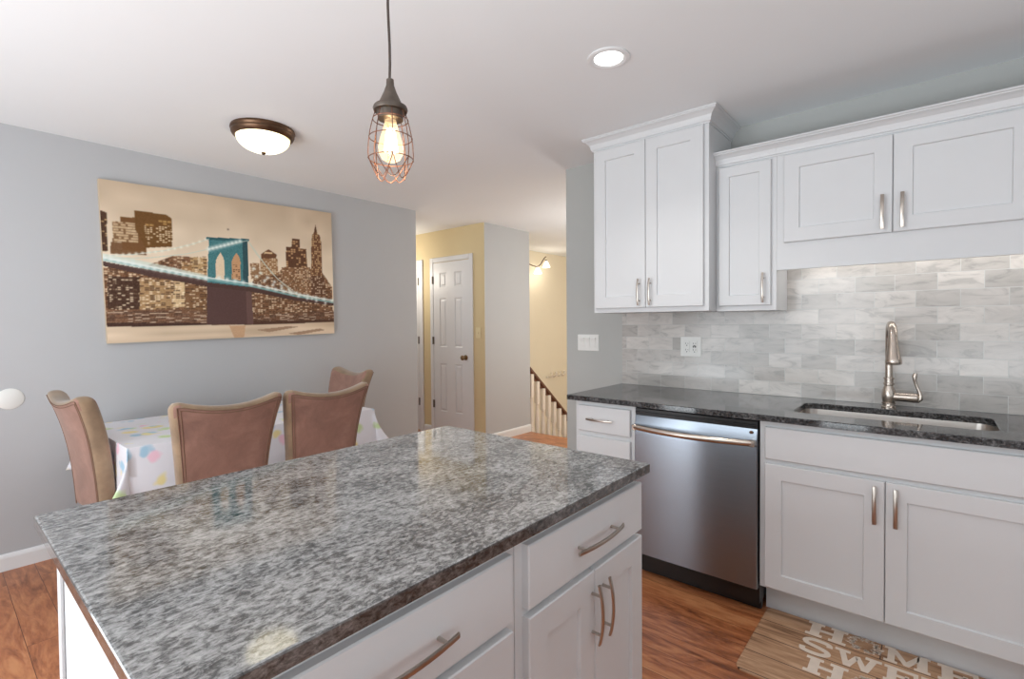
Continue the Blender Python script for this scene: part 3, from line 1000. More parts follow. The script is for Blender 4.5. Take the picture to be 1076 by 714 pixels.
bb = [(0.0135, 1.836), (0.015, 1.826), (0.021, 1.806), (0.0275, 1.785), (0.031, 1.767), (0.030, 1.752), (0.023, 1.738), (0.012, 1.731), (0.001, 1.729)]
bl = build('bulb', lathe(bmesh.new(), [(r_, z) for r_, z in bb], (px, py, 0), 28), M['bulb_glass'], pn, smooth=True)
fm = bmesh.new()
for k in range(8):
    a = 2*math.pi*k/8
    b_ = 2*math.pi*(k+0.5)/8
    tube(fm, [(px+0.007*math.cos(a), py+0.007*math.sin(a), 1.812), (px+0.015*math.cos(b_), py+0.015*math.sin(b_), 1.757)], 0.0022, 6)
    c_ = 2*math.pi*(k+1)/8
    tube(fm, [(px+0.015*math.cos(b_), py+0.015*math.sin(b_), 1.757), (px+0.007*math.cos(c_), py+0.007*math.sin(c_), 1.812)], 0.0022, 6)
build('filament', fm, M['filament'], bl)
light('bulb_glow', 'POINT', (px, py, 1.69), 0.9, (1.0, 0.80, 0.55), 0.03)

# ------------------------------------------------------------------ canvas print
# picture points are given on the photographed canvas (corners below) and brought to the unit square
def homog(src, dst):
    A = []; b = []
    for (x, y), (u, v) in zip(src, dst):
        A.append([x, y, 1, 0, 0, 0, -u*x, -u*y]); b.append(u)
        A.append([0, 0, 0, x, y, 1, -v*x, -v*y]); b.append(v)
    h = np.linalg.solve(np.array(A, float), np.array(b, float))
    return np.append(h, 1).reshape(3, 3)
HM = homog([(48, 60), (918, 190), (934, 645), (85, 686)], [(0, 1), (1, 1), (1, 0), (0, 0)])
def q2(x, y):
    p = HM @ np.array([x, y, 1.0])
    return p[0]/p[2], p[1]/p[2]
NU, NV = 372, 248
rng = np.random.RandomState(7)
UU, VV = np.meshgrid((np.arange(NU)+.5)/NU, (np.arange(NV)+.5)/NV)
def C(r, g, b): return np.array([r, g, b], float)
img = np.zeros((NV, NU, 3))
t = np.clip((VV-0.45)/0.55, 0, 1)[..., None]
img[:] = C(246, 228, 202)*(1-t)+C(206, 184, 158)*t
sm = rng.rand(12, 16)
def upn(a):
    yi = VV*(a.shape[0]-1.001); xi = UU*(a.shape[1]-1.001)
    y0 = yi.astype(int); x0 = xi.astype(int); fy_ = yi-y0; fx_ = xi-x0
    return (a[y0, x0]*(1-fy_)*(1-fx_)+a[y0+1, x0]*fy_*(1-fx_)+a[y0, x0+1]*(1-fy_)*fx_+a[y0+1, x0+1]*fy_*fx_)
img += ((upn(sm)-.5)*16)[..., None]
def inside(pts):
    P = [q2(*p) for p in pts]
    m = np.zeros(UU.shape, bool)
    j = len(P)-1
    for i in range(len(P)):
        (xi, yi), (xj, yj) = P[i], P[j]
        c = ((yi > VV) != (yj > VV)) & (UU < (xj-xi)*(VV-yi)/((yj-yi) or 1e-9)+xi)
        m ^= c
        j = i
    return m
def fill(pts, col, noise=0.0):
    m = inside(pts)
    img[m] = col
    if noise: img[m] += ((rng.rand(*UU.shape)-.5)*noise)[m][:, None]
    return m
def windows(m, step_u, step_v, col, p, gapu=1, gapv=1, amp=1.0):
    iu = (np.arange(NU)//step_u); iv = (np.arange(NV)//step_v)
    on = rng.rand(NV//step_v+1, NU//step_u+1) < p
    g = on[iv][:, iu]
    g &= ((np.arange(NU) % step_u) >= gapu)[None, :] & ((np.arange(NV) % step_v) >= gapv)[:, None]
    g &= m
    b_ = (0.55+0.45*rng.rand(NV, NU))[..., None]*amp
    img[g] = (img*(1-b_)+col*b_)[g]
LT = C(252, 232, 200)
BR = C(104, 70, 42)
DK = C(78, 52, 36)
# far low skyline, both sides
m = fill([(60, 395), (200, 400), (330, 352), (390, 357), (452, 355), (455, 470), (620, 470), (640, 405), (720, 415), (745, 395), (830, 400), (880, 405), (925, 470), (930, 600), (80, 616)], C(132, 94, 66), 60)
windows(m, 5, 3, LT, 0.42); windows(m, 6, 3, DK, 0.40)
# left towers
m = fill([(50, 178), (80, 188), (86, 335), (58, 335)], DK, 20); windows(m, 4, 3, C(214, 180, 130), .25)
m = fill([(96, 300), (215, 305), (230, 350), (96, 345)], C(122, 88, 58), 16)
m = fill([(132, 205), (190, 208), (225, 215), (230, 340), (140, 330)], C(118, 80, 44), 12)
m = fill([(102, 221), (195, 229), (199, 303), (104, 300)], C(132, 98, 66), 16); windows(m, 3, 4, C(246, 222, 184), .75, 0, 1, .8)
m = fill([(183, 181), (300, 195), (322, 210), (326, 318), (226, 322), (186, 250)], C(112, 76, 36), 14)
windows(inside([(222, 238), (322, 240), (326, 300), (228, 312)]), 4, 3, LT, .5)
windows(inside([(225, 215), (322, 215), (324, 240), (225, 240)]), 6, 4, C(196, 156, 96), .35)
# mid skyline slabs behind the bridge
for (a, b, c_, d_, col) in ((392, 355, 455, 430, C(192, 158, 112)), (360, 375, 400, 430, C(164, 124, 82)), (205, 440, 330, 555, C(178, 142, 100)), (330, 448, 372, 545, C(222, 192, 148)), (372, 462, 455, 560, C(132, 96, 64)), (85, 430, 205, 555, C(76, 50, 36))):
    m = fill([(a, b), (c_, b+4), (c_, d_), (a, d_)], col, 40); windows(m, 5, 3, LT, .36); windows(m, 7, 3, DK, .30)
# right towers
m = fill([(616, 380), (650, 380), (655, 440), (620, 440)], C(150, 112, 78), 30); windows(m, 4, 3, LT, .4)
m = fill([(653, 362), (718, 362), (722, 425), (655, 425)], C(160, 120, 82), 26); windows(m, 4, 3, LT, .5)
fill([(656, 346), (685, 327), (716, 348), (712, 362), (658, 362)], C(112, 74, 50), 12)
fill([(672, 337), (698, 338), (702, 344), (668, 344)], C(236, 204, 160))
m = fill([(750, 318), (772, 318), (772, 286), (800, 288), (802, 324), (826, 326), (832, 405), (752, 400)], C(98, 64, 44), 18); windows(m, 5, 4, C(226, 184, 132), .35)
m = fill([(845, 300), (848, 272), (853, 268), (860, 234), (868, 268), (876, 274), (882, 300), (888, 430), (846, 430)], C(116, 78, 54), 16); windows(m, 3, 4, C(240, 204, 150), .5, 1, 1)
fill([(855, 262), (860, 234), (866, 264)], C(92, 60, 42))
m = fill([(848, 425), (896, 430), (900, 500), (846, 500)], C(104, 70, 50), 20); windows(m, 4, 3, LT, .35)
m = fill([(735, 395), (842, 395), (846, 510), (740, 500)], C(146, 106, 74), 50); windows(m, 4, 3, LT, .5); windows(m, 3, 3, DK, .3)
# quay and water
m = fill([(84, 560), (460, 556), (628, 580), (930, 556), (932, 605), (628, 612), (458, 614), (84, 622)], C(128, 92, 68), 50)
windows(m, 9, 2, C(252, 236, 212), .38, 0, 1); windows(m, 11, 2, C(56, 36, 28), .5, 0, 1)
m = fill([(84, 607), (456, 606), (456, 618), (84, 622)], C(72, 48, 38), 20)
m = fill([(628, 600), (932, 592), (932, 604), (628, 612)], C(88, 60, 46), 20)
wt = inside([(80, 622), (458, 614), (628, 612), (934, 602), (936, 660), (80, 700)])
img[wt] = C(226, 202, 174)
st_ = upn(rng.rand(40, 6))
img[wt] += ((st_-.5)*46)[wt][:, None]
fill([(540, 616), (600, 616), (596, 660), (560, 664)], C(206, 166, 130), 10)
fill([(640, 632), (760, 618), (800, 620), (690, 640)], C(170, 138, 112), 16)
fill([(760, 645), (880, 626), (900, 632), (800, 650)], C(176, 144, 118), 16)
# soften the skyline as a print does
for _ in range(1):
    p_ = np.pad(img, ((1, 1), (1, 1), (0, 0)), mode='edge')
    img[:] = (4*p_[1:-1, 1:-1]+p_[:-2, 1:-1]+p_[2:, 1:-1]+p_[1:-1, :-2]+p_[1:-1, 2:])/8
# bridge
fill([(455, 455), (622, 470), (630, 610), (457, 613)], C(92, 66, 62), 8)
fill([(600, 470), (622, 472), (630, 610), (606, 611)], C(108, 80, 74), 8)
DKK = C(84, 60, 54)
fill([(62, 372), (250, 408), (452, 445), (622, 468), (780, 500), (932, 524), (932, 540), (780, 520), (622, 488), (452, 468), (250, 432), (62, 390)], DKK, 12)
TE = C(74, 128, 132)
m = fill([(462, 288), (606, 294), (612, 470), (456, 452)], TE, 26)
fill([(452, 281), (612, 288), (611, 298), (452, 291)], C(46, 92, 98), 10)
fill([(586, 296), (606, 296), (612, 470), (592, 466)], C(52, 84, 90), 14)
for ax in (488, 548):
    fill([(ax, 440), (ax, 372), (ax+6, 356), (ax+17, 340), (ax+28, 358), (ax+32, 376), (ax+33, 446)], C(236, 212, 180) if ax < 500 else C(206, 160, 118), 14)
windows(inside([(550, 385), (580, 385), (582, 440), (550, 438)]), 4, 3, C(110, 70, 46), .4)
def line(p, w, col, alpha=1.0):
    for (a, b) in zip(p, p[1:]):
        (x0_, y0_), (x1_, y1_) = q2(*a), q2(*b)
        ax = (UU-x0_)*1.5; ay = VV-y0_; dx_ = (x1_-x0_)*1.5; dy_ = y1_-y0_
        t_ = np.clip((ax*dx_+ay*dy_)/(dx_*dx_+dy_*dy_+1e-12), 0, 1)
        d_ = np.hypot(ax-t_*dx_, ay-t_*dy_)
        k_ = (np.clip((w-d_)/w*2, 0, 1)*alpha)[..., None]
        img[:] = img*(1-k_)+col*k_
def spot(x, y, r_, col, alpha=1.0):
    a, b = q2(x, y)
    d_ = np.hypot((UU-a)*1.5, VV-b)
    k_ = (np.exp(-(d_/r_)**2)*alpha)[..., None]
    img[:] = img*(1-k_)+col*k_
WT = C(238, 246, 240)
TL = C(128, 176, 176)
line([(62, 365), (250, 402), (452, 440), (622, 466), (780, 502), (932, 528)], 0.010, TL, .9)
line([(62, 350), (180, 372), (330, 404), (452, 432)], 0.016, C(214, 226, 214), .75)
line([(62, 357), (250, 395), (452, 434), (622, 458), (780, 494), (932, 521)], 0.006, WT, .9)
for cat in ([(462, 288), (400, 308), (300, 332), (180, 348), (64, 352)], [(606, 294), (500, 318), (380, 345), (240, 360), (80, 362)], [(606, 296), (640, 345), (700, 420), (770, 485), (850, 518)], [(612, 300), (670, 380), (720, 440), (800, 500), (930, 526)]):
    line(cat, 0.0035, C(206, 214, 200), .8)
def along(p, n):
    out = []
    seg = [math.dist(a, b) for a, b in zip(p, p[1:])]
    T = sum(seg)
    for i in range(n):
        s = T*i/(n-1); k = 0
        while k < len(seg)-1 and s > seg[k]: s -= seg[k]; k += 1
        f_ = s/seg[k]
        out.append((p[k][0]+(p[k+1][0]-p[k][0])*f_, p[k][1]+(p[k+1][1]-p[k][1])*f_))
    return out
for x, y in along([(462, 327), (520, 312), (578, 296)], 9): spot(x, y, .015, WT, .95)
for x, y in along([(450, 290), (370, 318), (280, 336), (170, 346), (70, 352)], 17): spot(x, y, .009, C(244, 242, 226), .8)
for x, y in along([(70, 360), (250, 398), (450, 438)], 15): spot(x, y, .017, WT, .9)
for x, y in along([(500, 436), (620, 458), (780, 494), (925, 520)], 15): spot(x, y, .015, WT, .9)
for x, y in along([(630, 400), (690, 440), (760, 480), (850, 512)], 9): spot(x, y, .012, WT, .85)
for x, y in along([(640, 430), (720, 470), (800, 505), (900, 530)], 9): spot(x, y, .012, WT, .85)
spot(533, 252, .006, C(96, 80, 70), .9)
img = np.clip(img, 0, 255)/255
lin = np.where(img <= 0.04045, img/12.92, ((img+0.055)/1.055)**2.4)*0.98

pr = root('canvas_print', (XP+0.02, 1.45, 1.22), 'wide sepia canvas print of a lit bridge and city skyline on the grey wall', 'picture')
CN = {(0, 1): Vector((XP+0.034, 0.693, 2.203)), (1, 1): Vector((XP+0.034, 2.197, 2.243)), (1, 0): Vector((XP+0.034, 2.209, 1.248)), (0, 0): Vector((XP+0.034, 0.718, 1.216))}
def bil(u, v): return CN[0, 0]*(1-u)*(1-v)+CN[1, 0]*u*(1-v)+CN[0, 1]*(1-u)*v+CN[1, 1]*u*v
vs = []
for j in range(NV+1):
    for i in range(NU+1):
        vs.append(tuple(bil(i/NU, j/NV)-ORG[pr]))
fs = [(j*(NU+1)+i, j*(NU+1)+i+1, (j+1)*(NU+1)+i+1, (j+1)*(NU+1)+i) for j in range(NV) for i in range(NU)]
me = bpy.data.meshes.new('printed_face')
me.from_pydata(vs, [], fs)
at = me.color_attributes.new('ink', 'FLOAT_COLOR', 'POINT')
cols = np.ones(((NV+1)*(NU+1), 4), np.float32)
pad = np.pad(lin, ((0, 1), (0, 1), (0, 0)), mode='edge')
cols[:, :3] = pad.reshape(-1, 3)
at.data.foreach_set('color', cols.ravel())
me.materials.append(M['ink'])
o = bpy.data.objects.new('printed_face', me); COL.objects.link(o); o.parent = pr
bm = bmesh.new()
cs = [CN[k]+Vector((-0.0004, 0, 0)) for k in ((0, 0), (1, 0), (1, 1), (0, 1))]
bk_ = [Vector((XP+0.001, c.y, c.z)) for c in cs]
A_ = [bm.verts.new(c) for c in cs]; B_ = [bm.verts.new(c) for c in bk_]
ring_faces(bm, A_, B_); bm.faces.new(A_); bm.faces.new(B_)
build('stretched_canvas', bm, plain('canvas_edge', (206, 186, 160), 0.7), pr)

# ------------------------------------------------------------------ dining table, cloth and chairs
tx0, tx1, ty0, ty1 = -3.68, -2.83, 0.60, 1.92
r = root('dining_table', ((tx0+tx1)/2, (ty0+ty1)/2, 0), 'long dining table under the pastel cloth beside the grey wall', 'table')
build('tabletop', box(tx0, tx1, ty0, ty1, 0.722, 0.752, 0.004), M['black_wood'], r)
build('apron', box(tx0+0.06, tx1-0.06, ty0+0.06, ty1-0.06, 0.63, 0.7215), M['black_wood'], r)
for sx in (tx0+0.05, tx1-0.05):
    for sy in (ty0+0.05, ty1-0.05):
        bm = bmesh.new()
        sweep(bm, [(0.0, 0.024), (0.6, 0.034), (0.7215, 0.036)], [(-1, -1), (1, -1), (1, 1), (-1, 1)], lambda s, o_, z_: Vector((sx+o_*s[1], sy+z_*s[1], s[0])))
        build('leg', bm, M['black_wood'], r)
# cloth
bm = bmesh.new()
px0, px1, py0, py1 = tx0-0.004, tx1+0.004, ty0-0.004, ty1+0.004
D0, D1, E0, E1 = 0.16, 0.25, 0.25, 0.20       # overhang at wall, room side, near end, hall end
def cpt(gx, gy):
    ox = max(px0-gx, gx-px1, 0); oy = max(py0-gy, gy-py1, 0)
    sx = 1 if gx > (px0+px1)/2 else -1; sy = 1 if gy > (py0+py1)/2 else -1
    bxx = min(max(gx, px0), px1); byy = min(max(gy, py0), py1)
    drop = (ox**5+oy**5)**0.2
    fold = 0.010*math.sin(gx*13+1.0)*(oy/0.2) + 0.010*math.sin(gy*11)*(ox/0.2)
    cr = min(ox, oy)/0.2
    outx = sx*(0.10*ox + 0.36*cr*ox) + (fold if ox > 0 else 0)*sx*0.6
    outy = sy*0.44*cr*oy
    z = 0.7565-drop*0.985
    if ox < 0.02 and oy < 0.02: z = 0.7565-max(ox, oy)**2/0.02
    return Vector((max(bxx+outx, XP+0.02), byy+outy, z))
def axis(n, a0, a1, d0, d1):
    return [a0-d0+d0*i/16 for i in range(16)]+[a0+(a1-a0)*i/n for i in range(n)]+[a1+d1*i/16 for i in range(17)]
S_ = axis(24, px0, px1, D0, D1); T_ = axis(36, py0, py1, E0, E1)
gv = [[bm.verts.new(cpt(s, t_)) for t_ in T_] for s in S_]
for i in range(len(S_)-1):
    for j in range(len(T_)-1):
        bm.faces.new((gv[i][j], gv[i+1][j], gv[i+1][j+1], gv[i][j+1]))
tc = build('tablecloth', bm, M['cloth'], smooth=True, angle=80, label='white tablecloth with pastel flower print draped over the dining table', cat='tablecloth')
md = tc.modifiers.new('thick', 'SOLIDIFY'); md.thickness = 0.0015; md.offset = 1

# chair: local frame, seat faces +x, back at -x, width along y, floor z=0
def rounded(bm, hx, hy, hz, rr, nx, ny, nz, deform, mi=0):
    """rounded box lattice (half sizes) run through a deformation"""
    P = {}
    def vert(i, j, k):
        key = (i, j, k)
        if key not in P:
            p = Vector(((2*i/nx-1)*hx, (2*j/ny-1)*hy, (2*k/nz-1)*hz))
            c = Vector([max(-h_+rr, min(h_-rr, q)) for q, h_ in zip(p, (hx, hy, hz))])
            d = p-c
            if d.length > 1e-9: p = c+d.normalized()*rr*min(1, max(abs(d.x), abs(d.y), abs(d.z))/rr)
            P[key] = bm.verts.new(deform(p))
        return P[key]
    def f(a, b, c, d): bm.faces.new((vert(*a), vert(*b), vert(*c), vert(*d))).material_index = mi
    for j in range(ny):
        for k in range(nz):
            for i in (0, nx): f((i, j, k), (i, j+1, k), (i, j+1, k+1), (i, j, k+1))
    for i in range(nx):
        for k in range(nz):
            for j in (0, ny): f((i, j, k), (i+1, j, k), (i+1, j, k+1), (i, j, k+1))
    for i in range(nx):
        for j in range(ny):
            for k in (0, nz): f((i, j, k), (i+1, j, k), (i+1, j+1, k), (i, j+1, k))
ZB0, ZB1 = 0.40, 0.985
HZ = (ZB1-ZB0)/2
def back_def(p):
    t_ = (p.z+HZ)/(2*HZ)                      # 0 foot of the back, 1 top
    w_ = 0.77+0.23*t_**2.2
    u = p.y/0.24
    y = p.y*w_
    lean = -0.045*t_ - 0.070*t_**3.0           # sweeps backwards as it rises
    x = p.x*(1.0+0.10*t_) + lean + 0.020*u*u*t_
    z = ZB0 + t_*(ZB1-ZB0)
    top_ = max(0, t_-0.45)/0.55
    z += (0.050*(u*u) - 0.020)*top_                  # saddle top with raised corners
    z -= 0.026*max(0, (abs(u)-0.80)/0.20)**2*top_    # corners rounded off
    return Vector((x, y, z))
HX, HY = 0.036, 0.24
def make_chair(label):
    c = root('dining_chair', (0, 0, 0), label, 'chair', None)
    c['group'] = 'velvet dining chairs round the table'
    bm = bmesh.new()
    rounded(bm, HX, HY, HZ, 0.030, 8, 26, 30, back_def)
    for f in bm.faces:
        ce = f.calc_center_median()
    # the edging band (top, sides) is tan, the front and rear fields rose
    bm.normal_update()
    for f in bm.faces:
        ks = f.calc_center_median()
        t_ = min(1, max(0, (ks.z-ZB0)/(ZB1-ZB0)))
        w_ = HY*(0.77+0.23*t_**2.2)
        u_ = abs(ks.y/w_); zt = ZB1 + 0.050*u_**2 - 0.020 - 0.026*max(0, (u_-0.8)/0.2)**2
        near = min(w_-abs(ks.y), zt-ks.z)
        f.material_index = 1 if near < 0.015 else 0
    bk = build('backrest', bm, [M['velvet'], M['band']], c, smooth=True, angle=60)
    # welt cord round the rear field and along the outer edge
    wm = bmesh.new()
    for ins, xs in ((0.020, -HX+0.001), (0.032, -HX+0.0002)):
        pts = []
        for i in range(19): pts.append((-(HY-ins), -HZ+0.01+(2*HZ-ins-0.01)*i/18))
        for i in range(1, 17): pts.append((-(HY-ins)+2*(HY-ins)*i/17, HZ-ins))
        for i in range(19): pts.append(((HY-ins), HZ-ins-(2*HZ-ins-0.01)*i/18))
        tube(wm, [back_def(Vector((xs, y, z))) for y, z in pts], 0.0022, 6)
    build('welt', wm, M['welt'], bk, smooth=True)
    sm_ = bmesh.new()
    rounded(sm_, 0.185, 0.225, 0.055, 0.03, 12, 12, 6, lambda p: Vector((0.220+p.x, p.y*(1.0+0.04*p.x/0.2), 0.425+p.z+0.012*(1-(p.x/0.185)**2)*(1 if p.z > 0 else 0))))
    build('seat', sm_, M['velvet'], c, smooth=True, angle=60)
    for sx, sy in ((0.365, 0.18), (0.365, -0.18), (0.01, 0.17), (0.01, -0.17)):
        lm = bmesh.new()
        back = sx < 0.1
        sweep(lm, [(0.0, 0.016, -0.06 if back else 0.0), (0.2, 0.019, -0.02 if back else 0), (0.385, 0.023, 0)], [(-1, -1), (1, -1), (1, 1), (-1, 1)], lambda s, o_, z_: Vector((sx+s[2]+o_*s[1], sy+z_*s[1], s[0])))
        build('leg', lm, M['black_wood'], c)
    return c
ch = make_chair('velvet dining chair seen from behind, the nearer of the two along the island side')
ch.location = (-2.515, 0.888, 0); ch.rotation_euler = (0, 0, math.pi)
dup(ch, (-2.515, 1.372, 0), math.pi, 'velvet dining chair seen from behind, on the island side farther from the round wall plate')
dup(ch, (-3.20, 0.545, 0), math.pi/2+0.10, 'velvet dining chair at the table end near the round wall plate')
dup(ch, (-3.27, 1.95, 0), -math.pi/2, 'velvet dining chair at the table end near the hallway, facing the camera side')

# ------------------------------------------------------------------ stair well
def rail_line(y): return 0.809+(y-4.733)*(0.112-0.809)/(5.552-4.733)
rr = root('stair_railing', (-3.74, 5.4, -0.9), 'dark wood stair handrail on white balusters descending behind the grey corner', 'railing')
bm = bmesh.new()
ys0, ys1 = 4.752, 6.3
prism(bm, [(ys0, rail_line(ys0)), (ys1, rail_line(ys1)), (ys1, rail_line(ys1)-0.055), (ys0, rail_line(ys0)-0.055)], lambda u, v, n: Vector((-3.775+n, u, v)), 0.0, 0.062)
bmesh.ops.bevel(bm, geom=bm.edges[:], offset=0.008, segments=2, affect='EDGES')
build('handrail', bm, M['rail_wood'], rr, smooth=True)
bm = bmesh.new()
sp = 0.118
poly = [(ys0, rail_line(ys0)-0.05)]
low = []
yb = 4.80
k = 0
y = ys0
while y < ys1:
    ph = ((y-yb) % sp)/sp
    low.append((y, rail_line(y)-0.062-0.030*abs(math.sin(math.pi*ph))))
    y += sp/10
a_ = [bm.verts.new(Vector((-3.755, y, rail_line(y)-0.05))) for y, z in low]
b_ = [bm.verts.new(Vector((-3.755, y, z))) for y, z in low]
c_ = [bm.verts.new(Vector((-3.733, y, rail_line(y)-0.05))) for y, z in low]
d_ = [bm.verts.new(Vector((-3.733, y, z))) for y, z in low]
for i in range(len(low)-1):
    bm.faces.new((a_[i], a_[i+1], b_[i+1], b_[i])); bm.faces.new((c_[i], c_[i+1], d_[i+1], d_[i])); bm.faces.new((b_[i], b_[i+1], d_[i+1], d_[i])); bm.faces.new((a_[i], a_[i+1], c_[i+1], c_[i]))
bm.faces.new((a_[0], b_[0], d_[0], c_[0])); bm.faces.new((a_[-1], b_[-1], d_[-1], c_[-1]))
build('scalloped_fillet', bm, M['rail_wood'], rr)
y = 4.80
while y < 6.2:
    zt = rail_line(y)-0.058
    zb = zt-0.86
    bm = bmesh.new()
    bx(bm, -3.770, -3.718, y-0.026, y+0.026, zb, zb+0.20, 0.001)
    lathe(bm, [(0.025, 0.20), (0.028, 0.21), (0.020, 0.225), (0.030, 0.29), (0.028, 0.36), (0.021, 0.50), (0.019, 0.56), (0.026, 0.575), (0.020, 0.59)], (-3.744, y, zb), 12)
    bx(bm, -3.770, -3.718, y-0.026, y+0.026, zb+0.59, zt, 0.001)
    build('baluster', bm, M['baluster'], rr, smooth=True)
    y += sp
bm = bmesh.new()
prism(bm, [(4.755, rail_line(4.755)-1.20), (6.3, rail_line(6.3)-1.20), (6.3, rail_line(6.3)-0.90), (4.755, rail_line(4.755)-0.90)], lambda u, v, n: Vector((-3.765+n, u, v)), 0, 0.04)
build('stringer', bm, M['trim'], rr)
st = bmesh.new()
for k in range(7):
    z = -0.18*(k+1)
    bx(st, -3.724, -1.95, 4.735+0.25*k, 4.735+0.25*(k+1), z-0.04 if k < 6 else -1.349, z, 0.0)
struct('floor_steps', st, M['floor'])
# coat hooks
r = root('coat_rack', (-4.65, 6.6, 0.43), 'small white peg rail low on the cream stairwell wall', 'coat rack')
build('board', box(-4.6595, -4.645, 6.36, 6.84, 0.44, 0.475, 0.003), M['baluster'], r)
for k in range(4):
    yy = 6.42+0.12*k
    bm = tube(bmesh.new(), [(-4.646, yy, 0.462), (-4.61, yy, 0.466), (-4.59, yy+0.01, 0.49), (-4.60, yy+0.02, 0.515), (-4.615, yy+0.02, 0.52)], 0.017, 8)
    build('hook', bm, M['baluster'], r, smooth=True)
# wavy bar lamp in the stairwell
r = root('wall_lamp', (-4.5, 5.9, 2.10), 'wavy bronze bar lamp with two lit glass shades in the stairwell', 'lamp')
bp = []
for i in range(25):
    t = i/24
    y_ = 5.50+0.66*t
    z_ = np.interp(y_, [5.50, 5.73, 5.85, 5.95, 6.02, 6.12, 6.16], [2.26, 2.185, 2.165, 2.158, 2.20, 2.312, 2.33])
    bp.append((-4.5, y_, float(z_)))
bm = tube(bmesh.new(), bp, 0.008, 8)
tube(bm, [(-4.5, 5.55, 2.243), (-4.66, 5.55, 2.243)], 0.008, 8)
lathe(bm, [(0.05, 0.0005), (0.05, 0.012), (0.02, 0.02)], (-4.66, 5.55, 2.243), 20, 'X')
build('wavy_bar', bm, M['bronze'], r, smooth=True)
for yy, zz in ((5.95, 2.158), (6.165, 2.268)):
    bm = lathe(bmesh.new(), [(0.012, 0.0), (0.016, -0.012), (0.026, -0.02), (0.056, -0.085), (0.060, -0.10), (0.054, -0.098), (0.01, -0.05)], (-4.5, yy, zz), 20)
    build('glass_shade', bm, M['shade_glass'], r, smooth=True)
    bm = lathe(bmesh.new(), [(0.006, 0.012), (0.013, 0.008), (0.014, -0.004), (0.012, -0.012)], (-4.5, yy, zz+0.004), 12)
    if zz > 2.2: tube(bm, [(-4.5, 6.13, 2.285), (-4.5, 6.165, 2.272)], 0.006, 6)
    build('shade_cap', bm, M['bronze'], r, smooth=True)
    light('stair_glow', 'POINT', (-4.42, yy, zz-0.16), 1.2, (1.0, 0.92, 0.78), 0.05)

# ------------------------------------------------------------------ printed floor mat
r = root('kitchen_mat', (-0.14, 2.23, 0), 'wood-print kitchen mat lettered HOME SWEET HOME before the sink cabinet', 'mat')
bm = bmesh.new()
mo = rrect(-0.562, 0.285, 1.965, 2.478, 0.03, 5)
A_ = [bm.verts.new((x, y, 0.0005)) for x, y in mo]
B_ = [bm.verts.new((x, y, 0.007)) for x, y in mo]
C_ = [bm.verts.new((x, y, 0.009)) for x, y in rrect(-0.559, 0.282, 1.968, 2.475, 0.028, 5)]
ring_faces(bm, A_, B_); ring_faces(bm, B_, C_); bm.faces.new(A_); bm.faces.new(C_)
build('mat_pad', bm, M['mat'], r)
lm = bmesh.new()
def lp(poly, x, y, w, h):
    prism(lm, [(x+a*w, y+b*h) for a, b in poly], lambda u, v, n: Vector((u, v, n)), 0.0086, 0.0096)
def rect(a, b, c, d): return [(a, b), (c, b), (c, d), (a, d)]
GL = {
 'H': [rect(.0, .0, .42, .16), rect(.58, .0, 1, .16), rect(.0, .84, .42, 1), rect(.58, .84, 1, 1), rect(.10, .16, .34, .84), rect(.66, .16, .90, .84), rect(.34, .42, .66, .58)],
 'M': [rect(.0, .0, .30, .14), rect(.66, .0, 1, .14), rect(.08, .14, .24, .86), rect(.72, .14, .94, .86), rect(.0, .86, .26, 1), rect(.74, .86, 1, 1), [(.24, 1), (.24, .62), (.44, .06), (.56, .06), (.48, .36)], [(.76, 1), (.76, .62), (.56, .06), (.48, .30)]],
 'E': [rect(.0, .0, 1, .16), rect(.0, .84, 1, 1), rect(.10, .16, .38, .84), rect(.38, .43, .70, .58), rect(.62, .36, .74, .65), rect(.86, .16, 1, .32), rect(.86, .68, 1, .84)],
 'W': [[(.0, 1), (.0, .84), (.10, .84), (.24, .0), (.38, .0), (.52, .62), (.44, .80), (.32, .34), (.24, .84), (.34, .84), (.34, 1)], [(.66, 1), (.66, .84), (.76, .84), (.68, .34), (.55, .84), (.44, .80), (.62, .0), (.76, .0), (.90, .84), (1, .84), (1, 1)]],
 'T': [rect(.0, .84, 1, 1), rect(.0, .62, .14, .84), rect(.86, .62, 1, .84), rect(.36, .16, .64, .84), rect(.22, .0, .78, .16)],
}
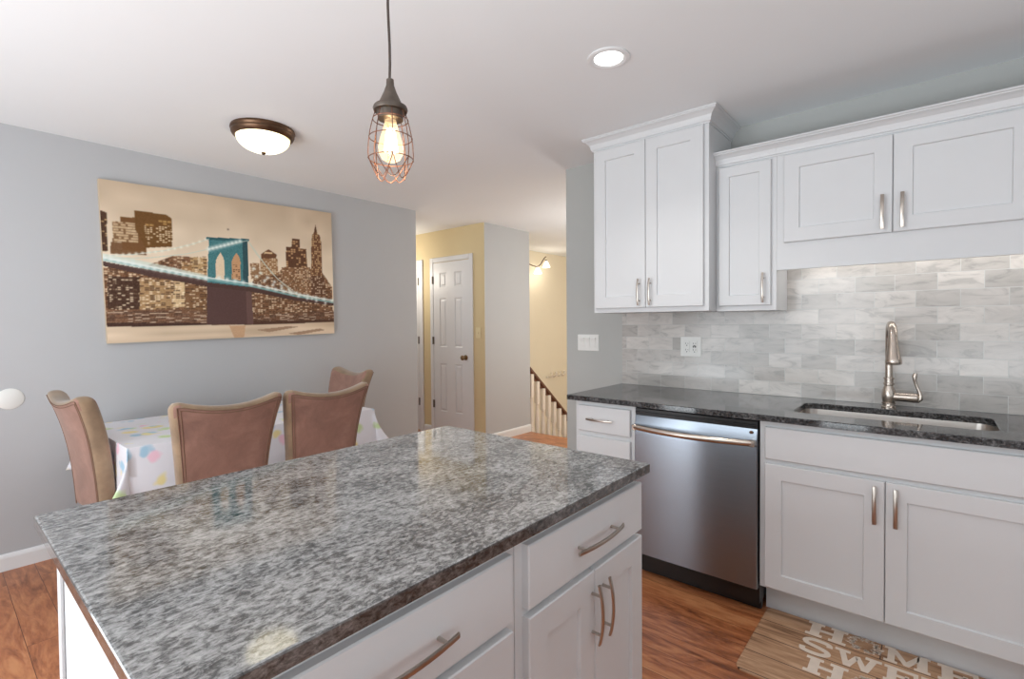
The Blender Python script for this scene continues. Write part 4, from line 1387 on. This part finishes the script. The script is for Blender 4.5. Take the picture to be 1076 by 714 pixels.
def letter_S(x, y, w, h):
    pts = [(.88, .72), (.84, .90), (.60, .96), (.30, .94), (.14, .80), (.20, .62), (.50, .52), (.80, .40), (.88, .22), (.72, .06), (.40, .03), (.14, .10), (.10, .30)]
    L1 = []; R1 = []
    fine = []
    for i in range(len(pts)-1):
        p0 = pts[max(i-1, 0)]; p1 = pts[i]; p2 = pts[i+1]; p3 = pts[min(i+2, len(pts)-1)]
        for q in range(5):
            t = q/5
            fine.append(tuple(0.5*((2*p1[k])+(-p0[k]+p2[k])*t+(2*p0[k]-5*p1[k]+4*p2[k]-p3[k])*t*t+(-p0[k]+3*p1[k]-3*p2[k]+p3[k])*t**3) for k in (0, 1)))
    fine.append(pts[-1])
    V = [Vector((x+a*w, y+b*h, 0)) for a, b in fine]
    hw = 0.10*h
    for i in range(len(V)):
        d = (V[min(i+1, len(V)-1)]-V[max(i-1, 0)]).normalized()
        n = Vector((-d.y, d.x, 0))
        L1.append(V[i]+n*hw); R1.append(V[i]-n*hw)
    for i in range(len(V)-1):
        prism(lm, [(p.x, p.y) for p in (L1[i], L1[i+1], R1[i+1], R1[i])], lambda u, v, n: Vector((u, v, n)), 0.0086, 0.0096)
for g_, x, w_ in (('H', -0.395, 0.142), ('M', -0.130, 0.140), ('E', 0.030, 0.115)):
    for p_ in GL[g_]: lp(p_, x, 2.366, w_, 0.110)
letter_S(-0.398, 2.236, 0.112, 0.105)
for g_, x, w_ in (('W', -0.282, 0.150), ('E', -0.124, 0.100), ('E', -0.016, 0.100), ('T', 0.092, 0.105)):
    for p_ in GL[g_]: lp(p_, x, 2.236, w_, 0.105)
for g_, x, w_ in (('H', -0.360, 0.135), ('M', -0.070, 0.140), ('E', 0.080, 0.110)):
    for p_ in GL[g_]: lp(p_, x, 2.108, w_, 0.106)
build('lettering', lm, M['mat_print'], r)
rnd = random.Random(4)
for wx, wy in ((-0.193, 2.424), (-0.150, 2.160)):
    wm = bmesh.new()
    for k in range(110):
        a = rnd.random()*2*math.pi
        rr_ = 0.041+rnd.uniform(-0.011, 0.013)
        cx_, cy_ = wx+rr_*1.1*math.cos(a), wy+rr_*math.sin(a)
        s_ = rnd.uniform(0.003, 0.007); b_ = rnd.random()*3.14
        prism(wm, [(cx_+s_*math.cos(b_+q)*(1.5 if i % 2 == 0 else .6), cy_+s_*math.sin(b_+q)*(1.5 if i % 2 == 0 else .6)) for i, q in enumerate((0, 1.57, 3.14, 4.71))], lambda u, v, n: Vector((u, v, n)), 0.0086, 0.0095)
    build('wreath', wm, M['mat_print'], r, label='cream leaf wreath standing in for the letter O')
